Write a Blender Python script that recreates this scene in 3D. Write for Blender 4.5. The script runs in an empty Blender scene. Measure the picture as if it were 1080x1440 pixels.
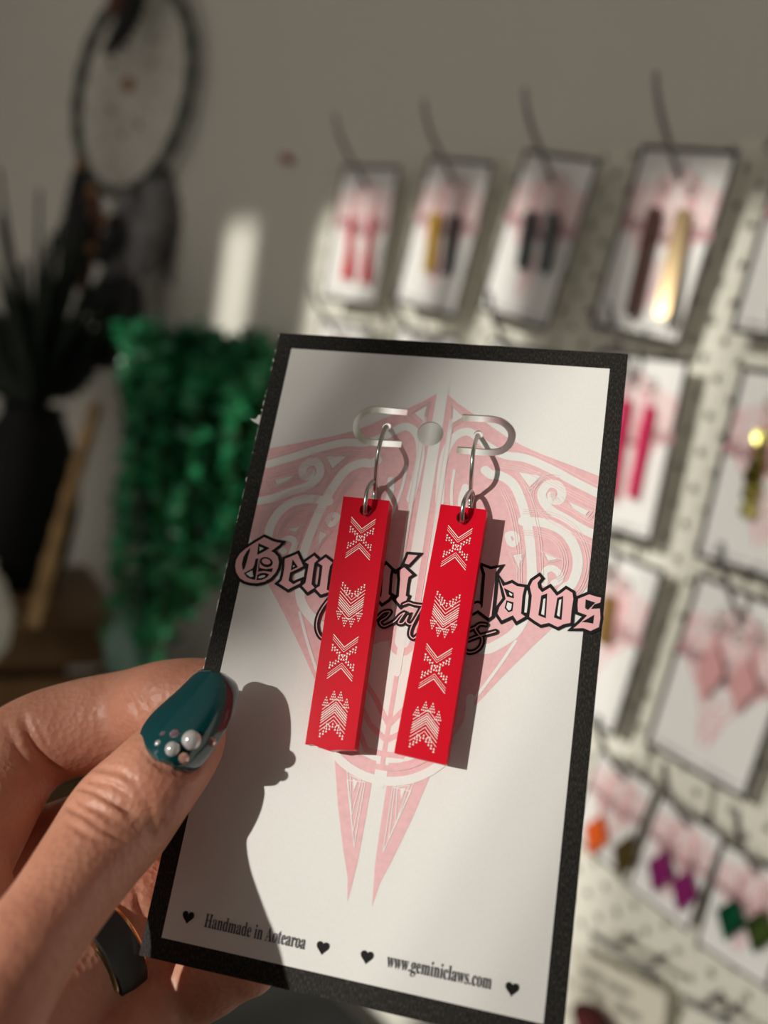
import bpy, bmesh, math, random
import numpy as np
from mathutils import Vector, Matrix
from mathutils.geometry import tessellate_polygon
random.seed(7)
rng = np.random.default_rng(7)
SC = bpy.context.scene
COL = SC.collection

# ---------------------------------------------------------------- camera, light, exposure
FPX = 1250.0
D = 0.505                                      # wall distance (m)
CAMZ = 1.35
RW = np.array([[0.66123572, -0.15927109, 0.73307574],
               [0.22601679, 0.97409243, 0.0077678],
               [-0.71532072, 0.16055108, 0.68010265]])
u_, s_, v_ = np.linalg.svd(RW); RW = u_ @ v_
W = np.array([RW[:, 0], RW[:, 2], -RW[:, 1]])  # camera axes (x right, y down, z ahead) -> world (X along wall, Y into wall, Z up)
CAM = np.array([0, 0, CAMZ])

def w2(p):                                     # point in camera axes (metres) -> world
    return Vector(W @ np.array(p, float) + CAM)
def ray(px, py):
    return np.array([(px - 540) / FPX, (py - 720) / FPX, 1.0])
def PZ(px, py, z):                             # a point seen at (px, py) standing z metres ahead
    return w2(ray(px, py) * z)
def WALL(px, py, n=D):                         # a point seen at (px, py) on the plane parallel to the wall, n metres away
    q = W @ ray(px, py)
    return Vector(q * (n / q[1]) + CAM)

cam_d = bpy.data.cameras.new('camera'); cam = bpy.data.objects.new('camera', cam_d); COL.objects.link(cam)
M = Matrix.Identity(4)
for i in range(3):
    M[i][0] = W[i, 0]; M[i][1] = -W[i, 1]; M[i][2] = -W[i, 2]; M[i][3] = CAM[i]
cam.matrix_world = M
cam_d.sensor_width = 36; cam_d.sensor_fit = 'AUTO'
cam_d.lens = FPX / 1440 * 36
cam_d.clip_start = 0.01; cam_d.clip_end = 50
cam_d.dof.use_dof = True; cam_d.dof.focus_distance = 0.150; cam_d.dof.aperture_fstop = 9.2
SC.camera = cam

world = bpy.data.worlds.new('world'); SC.world = world; world.use_nodes = True
bg = world.node_tree.nodes['Background']
bg.inputs['Color'].default_value = (1.0, 0.93, 0.86, 1); bg.inputs['Strength'].default_value = 1.3

SUN = np.array([0.022, 0.944, -0.330]); SUN /= np.linalg.norm(SUN)
sun_d = bpy.data.lights.new('sun', 'SUN'); sun = bpy.data.objects.new('sun', sun_d); COL.objects.link(sun)
sun_d.energy = 2.85; sun_d.angle = math.radians(0.9); sun_d.color = (1.0, 0.96, 0.87)
sun.rotation_euler = Vector(SUN).to_track_quat('-Z', 'Y').to_euler()
sun.location = (0, -3, 3)
vs = SC.view_settings
vs.view_transform = 'Standard'; vs.look = 'None'; vs.gamma = 1; vs.exposure = 0.0; vs.use_curve_mapping = False

# ---------------------------------------------------------------- helpers
def mat(name, col, rough=0.6, metal=0.0, bump=0.0, bscale=300, var=0.0, vscale=8, **kw):
    m = bpy.data.materials.new(name); m.use_nodes = True
    nt = m.node_tree; b = nt.nodes['Principled BSDF']
    b.inputs['Base Color'].default_value = (*col, 1); b.inputs['Roughness'].default_value = rough; b.inputs['Metallic'].default_value = metal
    for k, v in kw.items(): b.inputs[k.replace('_', ' ')].default_value = v
    tc = nt.nodes.new('ShaderNodeTexCoord')
    if var:
        n = nt.nodes.new('ShaderNodeTexNoise'); n.inputs['Scale'].default_value = vscale; n.inputs['Detail'].default_value = 4
        nt.links.new(tc.outputs['Object'], n.inputs['Vector'])
        r = nt.nodes.new('ShaderNodeValToRGB')
        r.color_ramp.elements[0].position = .3; r.color_ramp.elements[1].position = .7
        r.color_ramp.elements[0].color = (*[c * (1 - var) for c in col], 1); r.color_ramp.elements[1].color = (*[min(1, c * (1 + var)) for c in col], 1)
        nt.links.new(n.outputs['Fac'], r.inputs['Fac']); nt.links.new(r.outputs['Color'], b.inputs['Base Color'])
    if bump:
        n = nt.nodes.new('ShaderNodeTexNoise'); n.inputs['Scale'].default_value = bscale; n.inputs['Detail'].default_value = 3
        nt.links.new(tc.outputs['Object'], n.inputs['Vector'])
        bp = nt.nodes.new('ShaderNodeBump'); bp.inputs['Strength'].default_value = bump; bp.inputs['Distance'].default_value = 0.0004
        nt.links.new(n.outputs['Fac'], bp.inputs['Height']); nt.links.new(bp.outputs['Normal'], b.inputs['Normal'])
    return m

def link(name, me, parent=None, mw=None, label=None, cat=None, group=None, kind=None):
    o = bpy.data.objects.new(name, me); COL.objects.link(o)
    if parent is not None: o.parent = parent
    if mw is not None:
        if parent is None: o.matrix_world = mw
        else: o.matrix_local = mw
    tag(o, label, cat, group, kind)
    return o
def tag(o, label=None, cat=None, group=None, kind=None):
    for k, v in (('label', label), ('category', cat), ('group', group), ('kind', kind)):
        if v: o[k] = v
    return o
def mesh_from(name, verts, faces, mats, idx=None, smooth=False):
    me = bpy.data.meshes.new(name)
    me.from_pydata([tuple(v) for v in verts], [], faces)
    for m in (mats if isinstance(mats, (list, tuple)) else [mats]): me.materials.append(m)
    if idx is not None: me.polygons.foreach_set('material_index', idx)
    if smooth: me.polygons.foreach_set('use_smooth', [True] * len(me.polygons))
    me.update()
    return me

class MB:                                       # gathers shapes for ONE mesh
    def __init__(self): self.v = []; self.f = []; self.i = []
    def add(self, vs, fs, mi=0):
        n = len(self.v); self.v += [tuple(x) for x in vs]
        self.f += [tuple(n + k for k in f) for f in fs]; self.i += [mi] * len(fs)
        return self
    def box(self, c, h, R=None, mi=0, bev=0):
        vs = [Vector((sx * h[0], sy * h[1], sz * h[2])) for sx in (-1, 1) for sy in (-1, 1) for sz in (-1, 1)]
        if R is not None: vs = [R @ v for v in vs]
        vs = [v + Vector(c) for v in vs]
        return self.add(vs, [(0, 1, 3, 2), (4, 6, 7, 5), (0, 4, 5, 1), (2, 3, 7, 6), (0, 2, 6, 4), (1, 5, 7, 3)], mi)
    def tube(self, pts, r, seg=8, closed=False, mi=0, flat=1.0):
        pts = [Vector(p) for p in pts]; n = len(pts); rs = r if isinstance(r, (list, tuple)) else [r] * n
        ref = None; vs = []
        for i, p in enumerate(pts):
            a = pts[(i - 1) % n] if (closed or i > 0) else p; b = pts[(i + 1) % n] if (closed or i < n - 1) else p
            t = (b - a).normalized()
            if ref is None:
                ref = t.orthogonal().normalized()
            ref = (ref - t * ref.dot(t)).normalized(); o = t.cross(ref)
            for k in range(seg):
                A = 2 * math.pi * k / seg
                vs.append(p + (ref * math.cos(A) + o * math.sin(A) * flat) * rs[i])
        fs = []
        for i in range(n if closed else n - 1):
            j = (i + 1) % n
            for k in range(seg):
                fs.append((i * seg + k, i * seg + (k + 1) % seg, j * seg + (k + 1) % seg, j * seg + k))
        if not closed:
            fs.append(tuple(range(seg))[::-1]); fs.append(tuple((n - 1) * seg + k for k in range(seg)))
        return self.add(vs, fs, mi)
    def lathe(self, prof, seg=20, c=(0, 0, 0), mi=0):
        vs = []; n = len(prof)
        for r, z in prof:
            for k in range(seg):
                A = 2 * math.pi * k / seg; vs.append(Vector((r * math.cos(A), r * math.sin(A), z)) + Vector(c))
        fs = [(i * seg + k, i * seg + (k + 1) % seg, (i + 1) * seg + (k + 1) % seg, (i + 1) * seg + k) for i in range(n - 1) for k in range(seg)]
        fs.append(tuple(range(seg))[::-1]); fs.append(tuple((n - 1) * seg + k for k in range(seg)))
        return self.add(vs, fs, mi)
    def ball(self, c, r, seg=12, rings=8, sc=(1, 1, 1), R=None, mi=0):
        vs = [Vector((0, 0, sc[2]))]; fs = []
        for i in range(1, rings):
            th = math.pi * i / rings
            for k in range(seg):
                A = 2 * math.pi * k / seg
                vs.append(Vector((math.sin(th) * math.cos(A) * sc[0], math.sin(th) * math.sin(A) * sc[1], math.cos(th) * sc[2])))
        vs.append(Vector((0, 0, -sc[2])))
        for k in range(seg):
            fs.append((0, 1 + k, 1 + (k + 1) % seg)); L = 1 + (rings - 2) * seg
            fs.append((len(vs) - 1, L + (k + 1) % seg, L + k))
        for i in range(rings - 2):
            for k in range(seg):
                a = 1 + i * seg; fs.append((a + k, a + seg + k, a + seg + (k + 1) % seg, a + (k + 1) % seg))
        vs = [v * r for v in vs]
        if R is not None: vs = [R @ v for v in vs]
        return self.add([v + Vector(c) for v in vs], fs, mi)
    def build(self, name, mats, parent=None, smooth=False, mw=None, **kw):
        me = mesh_from(name, self.v, self.f, mats, self.i, smooth)
        return link(name, me, parent, mw, **kw)
def autosmooth(o, deg=35):
    me = o.data
    me.polygons.foreach_set('use_smooth', [True] * len(me.polygons))
    bm = bmesh.new(); bm.from_mesh(me); bm.normal_update()
    for e in bm.edges:
        if len(e.link_faces) == 2 and e.calc_face_angle(0) > math.radians(deg): e.smooth = False
    bm.to_mesh(me); bm.free(); return o
def spline(pts, n):                             # Catmull-Rom through rows of numbers
    P = np.array(pts, float); P = np.vstack([2 * P[0] - P[1], P, 2 * P[-1] - P[-2]]); out = []
    m = len(P) - 3
    for i in np.linspace(0, m - 1e-6, n):
        k = int(i); t = i - k; a, b, c, d = P[k:k + 4]
        out.append(.5 * (2 * b + (c - a) * t + (2 * a - 5 * b + 4 * c - d) * t * t + (3 * b - a - 3 * c + d) * t ** 3))
    return np.array(out)
def copy_tree(o, parent=None):
    c = o.copy(); COL.objects.link(c)
    if parent is not None:
        c.parent = parent
    for ch in [x for x in o.children]: copy_tree(ch, c)
    return c

# ---------------------------------------------------------------- the held card's plane
_P = np.array([[394.5, 469], [885, 497], [788, 1480], [193.5, 1344]]) - [540, 720]
_A = []
for (x, y), (a, b) in zip([(0, 0), (1, 0), (1, 1), (0, 1)], _P):
    _A.append([x, y, 1, 0, 0, 0, -a * x, -a * y, -a]); _A.append([0, 0, 0, x, y, 1, -b * x, -b * y, -b])
_h = np.linalg.svd(np.array(_A))[2][-1].reshape(3, 3)
_m = np.diag([1 / FPX, 1 / FPX, 1]) @ _h
if _m[2, 2] < 0: _m = -_m
CW = 0.066
_k = CW / np.linalg.norm(_m[:, 0])
ca, cb, co = _m[:, 0] * _k, _m[:, 1] * _k, _m[:, 2] * _k
CH = np.linalg.norm(cb)
ex = ca / CW; ey = cb / CH; ey = ey - ex * (ex @ ey) * .5; ex = ex - ey * (ex @ ey); ex /= np.linalg.norm(ex); ey -= ex * (ex @ ey); ey /= np.linalg.norm(ey)
en = np.cross(ex, ey)                           # into the card, away from the viewer
cc = co + ca / 2 + cb / 2                       # centre
CARD_M = Matrix.Identity(4)
for i in range(3):
    CARD_M[i][0] = (W @ ex)[i]; CARD_M[i][1] = (W @ -ey)[i]; CARD_M[i][2] = (W @ -en)[i]; CARD_M[i][3] = (W @ cc + CAM)[i]
def CP(px, py, h=0.0):                          # photo pixel -> card coordinates (metres), h above the card's face
    r = ray(px, py); P = r * (((cc - en * h) @ en) / (r @ en)) - cc
    return Vector((P @ ex, -(P @ ey), h))
def zcard(px, py):
    return (cc @ en) / (ray(px, py) @ en)

# ---------------------------------------------------------------- materials
M_wall = mat('wall_paint', (.70, .68, .61), .85, bump=.15, bscale=60, var=.02, vscale=3)
M_floor = mat('floor_boards', (.10, .085, .07), .6, var=.2)
M_frame = mat('window_paint', (.75, .74, .70), .5)
M_slat = mat('blind_fabric', (.62, .60, .55), .8)
M_peg = mat('pegboard_white', (.76, .74, .65), .45)
M_wire = mat('steel_wire', (.55, .54, .52), .28, 1.0)
M_hook = mat('hook_steel', (.36, .36, .36), .42, 1.0)
M_black = mat('printed_black', (.008, .008, .008), .65, Specular_IOR_Level=.2)
M_pink = mat('printed_pink', (.86, .47, .50), .6)
M_emb = mat('printed_pale_pink', (.83, .49, .51), .6, var=.06, vscale=900)
M_emb2 = mat('printed_hatch_pink', (.86, .66, .66), .6)
M_white = mat('card_paper', (.84, .83, .81), .55, bump=.12, bscale=2600)
M_grey = mat('printed_grey', (.05, .05, .06), .5)

def card_front_material(hx0, hx1, hy0, hy1):
    m = bpy.data.materials.new('card_front_print'); m.use_nodes = True
    nt = m.node_tree; b = nt.nodes['Principled BSDF']; L = nt.links.new
    tc = nt.nodes.new('ShaderNodeTexCoord'); sp = nt.nodes.new('ShaderNodeSeparateXYZ'); L(tc.outputs['Object'], sp.inputs[0])
    def mth(op, a, v):
        n = nt.nodes.new('ShaderNodeMath'); n.operation = op
        for k, q in enumerate((a, v)):
            if isinstance(q, (int, float)): n.inputs[k].default_value = q
            else: L(q, n.inputs[k])
        return n.outputs[0]
    ins = mth('MULTIPLY', mth('MULTIPLY', mth('GREATER_THAN', sp.outputs[0], hx0), mth('LESS_THAN', sp.outputs[0], hx1)),
              mth('MULTIPLY', mth('GREATER_THAN', sp.outputs[1], hy0), mth('LESS_THAN', sp.outputs[1], hy1)))
    mp = nt.nodes.new('ShaderNodeMapping'); mp.inputs['Scale'].default_value = (5200, 1500, 1); L(tc.outputs['Object'], mp.inputs[0])
    n = nt.nodes.new('ShaderNodeTexNoise'); n.inputs['Scale'].default_value = 1; n.inputs['Detail'].default_value = 2; L(mp.outputs[0], n.inputs['Vector'])
    sk = nt.nodes.new('ShaderNodeMix'); sk.data_type = 'RGBA'
    rp = nt.nodes.new('ShaderNodeValToRGB'); rp.color_ramp.elements[0].position = .45; rp.color_ramp.elements[1].position = .8
    rp.color_ramp.elements[0].color = (.007, .0065, .006, 1); rp.color_ramp.elements[1].color = (.06, .052, .042, 1); L(n.outputs['Fac'], rp.inputs[0])
    sk.inputs['A'].default_value = (.84, .83, .81, 1)
    L(rp.outputs[0], sk.inputs['A'])
    rp2 = nt.nodes.new('ShaderNodeValToRGB'); rp2.color_ramp.elements[0].color = (.80, .79, .77, 1); rp2.color_ramp.elements[1].color = (.88, .87, .85, 1); L(n.outputs['Fac'], rp2.inputs[0])
    L(rp2.outputs[0], sk.inputs['B']); L(ins, sk.inputs['Factor'])
    L(sk.outputs['Result'], b.inputs['Base Color'])
    b.inputs['Roughness'].default_value = .62; b.inputs['Specular IOR Level'].default_value = .22
    bp = nt.nodes.new('ShaderNodeBump'); bp.inputs['Strength'].default_value = .22; bp.inputs['Distance'].default_value = 0.00012
    L(n.outputs['Fac'], bp.inputs['Height']); L(bp.outputs['Normal'], b.inputs['Normal'])
    return m

# ================================================================ THE SETTING
WY = D + 0.012
link('wall_back', MB().box((-0.6, WY + .06, 1.3), (2.2, .06, 1.3)).build('tmp', M_wall).data, kind='structure'); bpy.data.objects.remove(bpy.data.objects['tmp'])
def struct(name, mb, m, parent=None): return mb.build(name, m, parent, kind='structure')
struct('floor', MB().box((-0.6, -1.0, -.03), (2.2, 1.7, .03)), M_floor)
struct('ceiling', MB().box((-0.9, -.6, 2.63), (1.9, 1.24, .03)), M_wall)
struct('wall_left', MB().box((-2.2, -.55, 1.3), (.06, 1.05, 1.3)), mat('dark_wall_paint', (.22, .21, .19), .85))  # unseen wall, kept dark to dim the left side
# the window opposite the wall: frame, sill and the vertical blind whose gaps let the sun in
YB = -1.6
HEAD = CAMZ + 0.150 + 0.350 * (D - YB)          # lit patches on the wall end at this head
win = struct('window_1', MB().box((-.70, YB - .05, HEAD + .20), (1.1, .03, .20)).box((-.70, YB - .05, .42), (1.1, .03, .42)), M_frame)
struct('window_sill', MB().box((-.70, YB + .02, .86), (1.1, .09, .015)), M_frame, win)
dx = SUN[0] / SUN[1] * (D - YB)
lit = [(-.852, -.796), (-.690, -.574), (-.556, -.497), (-.466, -.414), (-.318, -.268), (-.268, -.268), (-.125, -.062), (.06, .06)]
lit = [(a - dx, b - dx) for a, b in lit]
edges = [-1.8] + [q for ab in lit for q in ab] + [.4]
for k in range(0, len(edges), 2):
    x0, x1 = edges[k], edges[k + 1]
    if x0 > -.32 and k > 0 and x1 < .1:                        # unseen narrow fins, added to let only about half of the sun past
        n = round((x1 - x0) / .011)
        if n > 1:
            w = (x1 - x0) / n
            for j in range(n): struct('shade_fin', MB().box((x0 + w * (j + .5), YB, (HEAD + .84) / 2 + .05), (w * .25, .0012, (HEAD - .84) / 2 + .05)), M_slat, win)
        continue
    n = max(1, round((x1 - x0) / .10)); w = (x1 - x0) / n
    for j in range(n):
        struct('slat', MB().box((x0 + w * (j + .5), YB + (.004 if j % 2 else 0), (HEAD + .84) / 2 + .05), (w / 2 + (.004 if 0 < j < n - 1 else 0), .0012, (HEAD - .84) / 2 + .05)), M_slat, win)

M_blocker = mat('dark_blocker', (.03, .022, .018), .6)
shade_panel = struct('shade_panel_1', MB().box((.23, -.52, 1.0), (.02, .40, 1.0)), M_blocker)  # unseen dark panel, added to keep ambient light off card and hand
struct('shade_panel_handle', MB().tube([(.212, -.20, 1.0), (.17, -.20, 1.0), (.17, -.30, 1.0)], .009, 10), M_hook, shade_panel)

struct('slat', MB().box((-.824 - dx, YB + .008, CAMZ + .575 - .35), (.06, .0012, .35)), M_slat, win)  # extra unseen board, added to end one light stripe lower on the wall
struct('shade_wall_right', MB().box((.80, .10, 1.3), (.04, .42, 1.3)), M_blocker)  # unseen dark slab, added to cut side light on the held card
struct('shade_column', MB().tube([(.125, -.36, 0), (.125, -.36, 1.80)], .15, 24), M_blocker)  # unseen dark column, added to block ambient light as a body would
# an unseen slanting strip, added to lay a soft shadow across the held card
def to_window(px, py, y):
    q = np.array(w2(ray(px, py) * zcard(px, py))); return Vector(q - SUN * ((q[1] - y) / SUN[1]))
sp = [to_window(631 - .55 * t, 418 + .83 * t, YB + .03) for t in (-500, 650)]
su = (sp[1] - sp[0]).normalized(); sn = su.cross(Vector((0, 1, 0))) * .0130
V = [q + sg_ * sn + Vector((0, y, 0)) for y in (0, .002) for q, sg_ in ((sp[0], 1), (sp[1], 1), (sp[1], -1), (sp[0], -1))]
link('shade_strip', mesh_from('shade_strip', V, [(0, 1, 2, 3), (7, 6, 5, 4), (0, 4, 5, 1), (1, 5, 6, 2), (2, 6, 7, 3), (3, 7, 4, 0)], M_slat), win, kind='structure')
# the phone that takes the picture: its lens is the camera, its back shades the held card
M_phone = mat('phone_glass', (.02, .02, .022), .35)
ph = bpy.data.objects.new('smartphone', None); COL.objects.link(ph); ph.matrix_world = M; ph.empty_display_size = .01
tag(ph, 'dark phone held up facing the card, just behind the viewpoint', 'phone')
MB().box((-.022, -.060, .012), (.038, .078, .004)).build('body', M_phone, ph)
MB().box((-.001, -.001, .006), (.016, .016, .0015)).build('camera_bump', M_phone, ph)

# ================================================================ PEGBOARD
PITCH = 0.0441 * D
def pegboard():
    x0, x1 = -.672, -.10; zt = CAMZ + .163; zb = CAMZ - .46
    nx = int((x1 - x0) / PITCH); ny = int((zt - zb) / (PITCH / 2))
    th = .006
    V = []; F = []
    cw, chh = PITCH / 2, PITCH / 2
    r = .0025
    for i in range(nx * 2):
        for j in range(ny):
            cx = x0 + (i + .5) * cw; cz = zt - (j + .5) * chh
            hx, hz = cw / 2, chh / 2
            n0 = len(V)
            sq = [(-hx, hz), (0, hz), (hx, hz), (hx, 0), (hx, -hz), (0, -hz), (-hx, -hz), (-hx, 0)]
            for a, b in sq: V.append((cx + a, D, cz + b))
            if (i + j) % 2 == 0:
                for k in range(8):
                    A = math.pi * .75 - k * math.pi / 4; V.append((cx + r * math.cos(A), D, cz + r * 1.15 * math.sin(A)))
                for k in range(8):
                    A = math.pi * .75 - k * math.pi / 4; V.append((cx + r * math.cos(A), D + th, cz + r * 1.15 * math.sin(A)))
                for k in range(8):
                    l = (k + 1) % 8
                    F.append((n0 + k, n0 + 8 + k, n0 + 8 + l, n0 + l)); F.append((n0 + 8 + k, n0 + 16 + k, n0 + 16 + l, n0 + 8 + l))
            else: F.append(tuple(n0 + k for k in range(8))[::-1])
    X1 = x0 + nx * PITCH; Z1 = zt - ny * chh
    n0 = len(V)
    for y in (D, D + th):
        for (a, b) in ((x0, zt), (X1, zt), (X1, Z1), (x0, Z1)): V.append((a, y, b))
    for k in range(4):
        l = (k + 1) % 4; F.append((n0 + k, n0 + l, n0 + 4 + l, n0 + 4 + k))
    o = link('pegboard', mesh_from('pegboard', V, F, M_peg), label='white pegboard with staggered round holes mounted on the grey wall', cat='pegboard')
    for sx in (x0 + .03, X1 - .03):
        for z in (zt - .03, Z1 + .03):
            MB().box((sx, D + th + (WY - D - th) / 2, z), (.008, (WY - D - th) / 2, .008)).build('spacer', M_peg, o)
    return o
pegboard()

# ================================================================ THE HELD CARD
wx = [CP(410, 490.5), CP(859, 518), CP(226.5, 1319.5), CP(762.5, 1438.5)]
HX0 = (wx[0].x + wx[2].x) / 2; HX1 = (wx[1].x + wx[3].x) / 2; HY1 = (wx[0].y + wx[1].y) / 2; HY0 = (wx[2].y + wx[3].y) / 2
M_front = card_front_material(HX0, HX1, HY0, HY1)

def capsule_outline(pts, w):                     # closed outline of a thick bent slot
    P = [Vector(p[:2]) for p in pts]; L = []; R = []
    for i, p in enumerate(P):
        a = P[max(0, i - 1)]; b = P[min(len(P) - 1, i + 1)]; t = (b - a).normalized(); n = Vector((-t.y, t.x)) * w / 2
        L.append(p + n); R.append(p - n)
    return L + R[::-1]
def z6(x, y): return CP(460 + x / 3.6, 560 + y / 3.6)
slotL = [z6(*p) for p in [(406, 70), (330, 64), (245, 56), (195, 66), (158, 95), (144, 140), (160, 188), (200, 218), (260, 226), (320, 229), (376, 232)]]
slotR = [z6(*p) for p in [(685, 98), (760, 102), (850, 108), (900, 128), (932, 165), (934, 205), (912, 245), (870, 270), (800, 274), (730, 268), (657, 262)]]
def smooth2(pts, n=26): return [Vector((a, b, 0)) for a, b in spline([(p.x, p.y) for p in pts], n)]
SLW = .00135
HOLE_C = z6(522, 180); holeR = .0024
WIRE_H = [z6(301, 143), z6(766, 185)]
def circ(c, r, n=24): return [Vector((c.x + r * math.cos(2 * math.pi * k / n), c.y + r * math.sin(2 * math.pi * k / n), 0)) for k in range(n)]
def card_mesh(w, h, holes, th=.00022):
    cu = bpy.data.curves.new('card_outline', 'CURVE'); cu.dimensions = '2D'; cu.fill_mode = 'BOTH'; cu.extrude = th
    for loop in [[Vector((-w / 2, -h / 2)), Vector((w / 2, -h / 2)), Vector((w / 2, h / 2)), Vector((-w / 2, h / 2))]] + holes:
        s = cu.splines.new('POLY'); s.points.add(len(loop) - 1); s.use_cyclic_u = True
        for q, p in zip(s.points, loop): q.co = (p[0], p[1], 0, 1)
    o = bpy.data.objects.new('tmp', cu); COL.objects.link(o); bpy.context.view_layer.update()
    me = bpy.data.meshes.new_from_object(o.evaluated_get(bpy.context.evaluated_depsgraph_get()))
    bpy.data.objects.remove(o)
    me.materials.clear(); me.materials.append(M_white); me.materials.append(M_front)
    for v in me.vertices: v.co.z -= th
    for p in me.polygons: p.material_index = 1 if p.normal.z > .9 else 0; p.use_smooth = False
    return me
CARD_ME = card_mesh(CW, CH, [capsule_outline(smooth2(slotL), SLW), capsule_outline(smooth2(slotR), SLW), circ(HOLE_C, holeR), circ(WIRE_H[0], .00082, 14), circ(WIRE_H[1], .00082, 14)])
card = link('earring_card', CARD_ME, mw=CARD_M, label='large white card with black border held in the hand, carrying red bar earrings', cat='card')

# --- flat print: every piece lies on the card's face, one thin layer above the next
LAY = 0.00003
def clip(poly, x0, x1):
    for ax, sg in ((x0, 1), (x1, -1)):
        out = []
        for i, p in enumerate(poly):
            q = poly[(i + 1) % len(poly)]; ip = (p.x - ax) * sg >= 0; iq = (q.x - ax) * sg >= 0
            if ip: out.append(p)
            if ip != iq:
                t = (ax - p.x) / (q.x - p.x); out.append(p.lerp(q, t))
        poly = out
        if len(poly) < 3: return []
    return poly
def half(poly, a, b, side):                       # the part of a polygon on one side of the line a-b
    out = []; d = b - a; f = lambda p: (d.x * (p.y - a.y) - d.y * (p.x - a.x)) * side
    for i, p in enumerate(poly):
        q = poly[(i + 1) % len(poly)]; fp, fq = f(p), f(q)
        if fp >= 0: out.append(p)
        if fp * fq < 0: out.append(p.lerp(q, fp / (fp - fq)))
    return out if len(out) > 2 else []
def minus(poly, conv):                            # polygon minus a convex anticlockwise one
    res = []; rest = poly
    for i in range(len(conv)):
        a, b = conv[i], conv[(i + 1) % len(conv)]
        o = half(rest, a, b, -1)
        if o: res.append(o)
        rest = half(rest, a, b, 1)
        if not rest: break
    return res
def slot_quads(pts, w):
    o = capsule_outline(pts, w); n = len(o) // 2; L_, R_ = o[:n], o[n:][::-1]; out = []
    for i in range(n - 1):
        q = [Vector((p.x, p.y, 0)) for p in (L_[i], L_[i + 1], R_[i + 1], R_[i])]
        A = sum(q[k - 1].x * q[k].y - q[k].x * q[k - 1].y for k in range(4))
        out.append(q if A > 0 else q[::-1])
    return out
CUTS = slot_quads(smooth2(slotL), SLW) + slot_quads(smooth2(slotR), SLW) + [circ(HOLE_C, holeR), circ(WIRE_H[0], .00082, 14), circ(WIRE_H[1], .00082, 14)]
class Print:
    def __init__(s, lim=None, cut=()): s.mb = MB(); s.lim = lim; s.n = 0; s.cut = [(c, min(p.x for p in c), max(p.x for p in c), min(p.y for p in c), max(p.y for p in c)) for c in cut]
    def poly(s, pts, lay, mi, bump=True):
        if bump: s.n += 1
        pts = [Vector((p[0], p[1], lay * LAY + (s.n % 26) * 1.1e-6)) for p in pts]
        if s.lim: pts = clip(pts, *s.lim)
        if len(pts) < 3: return
        A = sum(pts[i].x * pts[i - 1].y - pts[i - 1].x * pts[i].y for i in range(len(pts)))
        if A > 0: pts = pts[::-1]
        x0, x1 = min(p.x for p in pts), max(p.x for p in pts); y0, y1 = min(p.y for p in pts), max(p.y for p in pts)
        hit = [c[0] for c in s.cut if c[1] < x1 and c[2] > x0 and c[3] < y1 and c[4] > y0]
        if not hit:
            s.mb.add(pts, [tuple(range(len(pts)))], mi); return
        pieces = [[pts[i] for i in t] for t in tessellate_polygon([pts])] if len(pts) > 4 else [pts]
        for c in hit:
            out = []
            for q in pieces: out += minus(q, c)
            pieces = out
        for q in pieces:
            A = sum(q[i].x * q[i - 1].y - q[i - 1].x * q[i].y for i in range(len(q)))
            if abs(A) > 1e-12: s.mb.add(q if A < 0 else q[::-1], [tuple(range(len(q)))], mi)
    def stroke(s, pts, w, lay, mi, closed=False, round_=True):   # one mitred ribbon
        P = [Vector((pts[0][0], pts[0][1], 0))]
        for p in pts[1:]:
            p = Vector((p[0], p[1], 0))
            if (p - P[-1]).length > 1e-6: P.append(p)
        if closed and (P[0] - P[-1]).length < 1e-6: P.pop()
        n = len(P); h = w / 2; s.n += 1
        if n < 2: return
        L = []; R = []
        for i, p in enumerate(P):
            a = P[i - 1] if (closed or i > 0) else None; b = P[(i + 1) % n] if (closed or i < n - 1) else None
            ta = (p - a).normalized() if a is not None else (b - p).normalized(); tb = (b - p).normalized() if b is not None else ta
            na = Vector((-ta.y, ta.x, 0)); nb = Vector((-tb.y, tb.x, 0)); m = na + nb
            m = m.normalized() if m.length > 1e-4 else na
            k = min(2.2, 1 / max(.2, m.dot(na)))
            L.append(p + m * h * k); R.append(p - m * h * k)
        for i in range(n if closed else n - 1):
            j = (i + 1) % n; s.poly([L[i], L[j], R[j], R[i]], lay, mi, False)
        if round_ and not closed:
            for p, q in ((P[0], P[1]), (P[-1], P[-2])):
                t = (p - q).normalized(); nn = Vector((-t.y, t.x, 0))
                s.poly([p + (nn * math.cos(A) + t * math.sin(A)) * h for A in np.linspace(0, math.pi, 8)], lay, mi, False)
    def build(s, name, mats, parent, **kw): return s.mb.build(name, mats, parent, **kw)
PX = CW / 520                                    # about one photo pixel on the card

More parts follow.
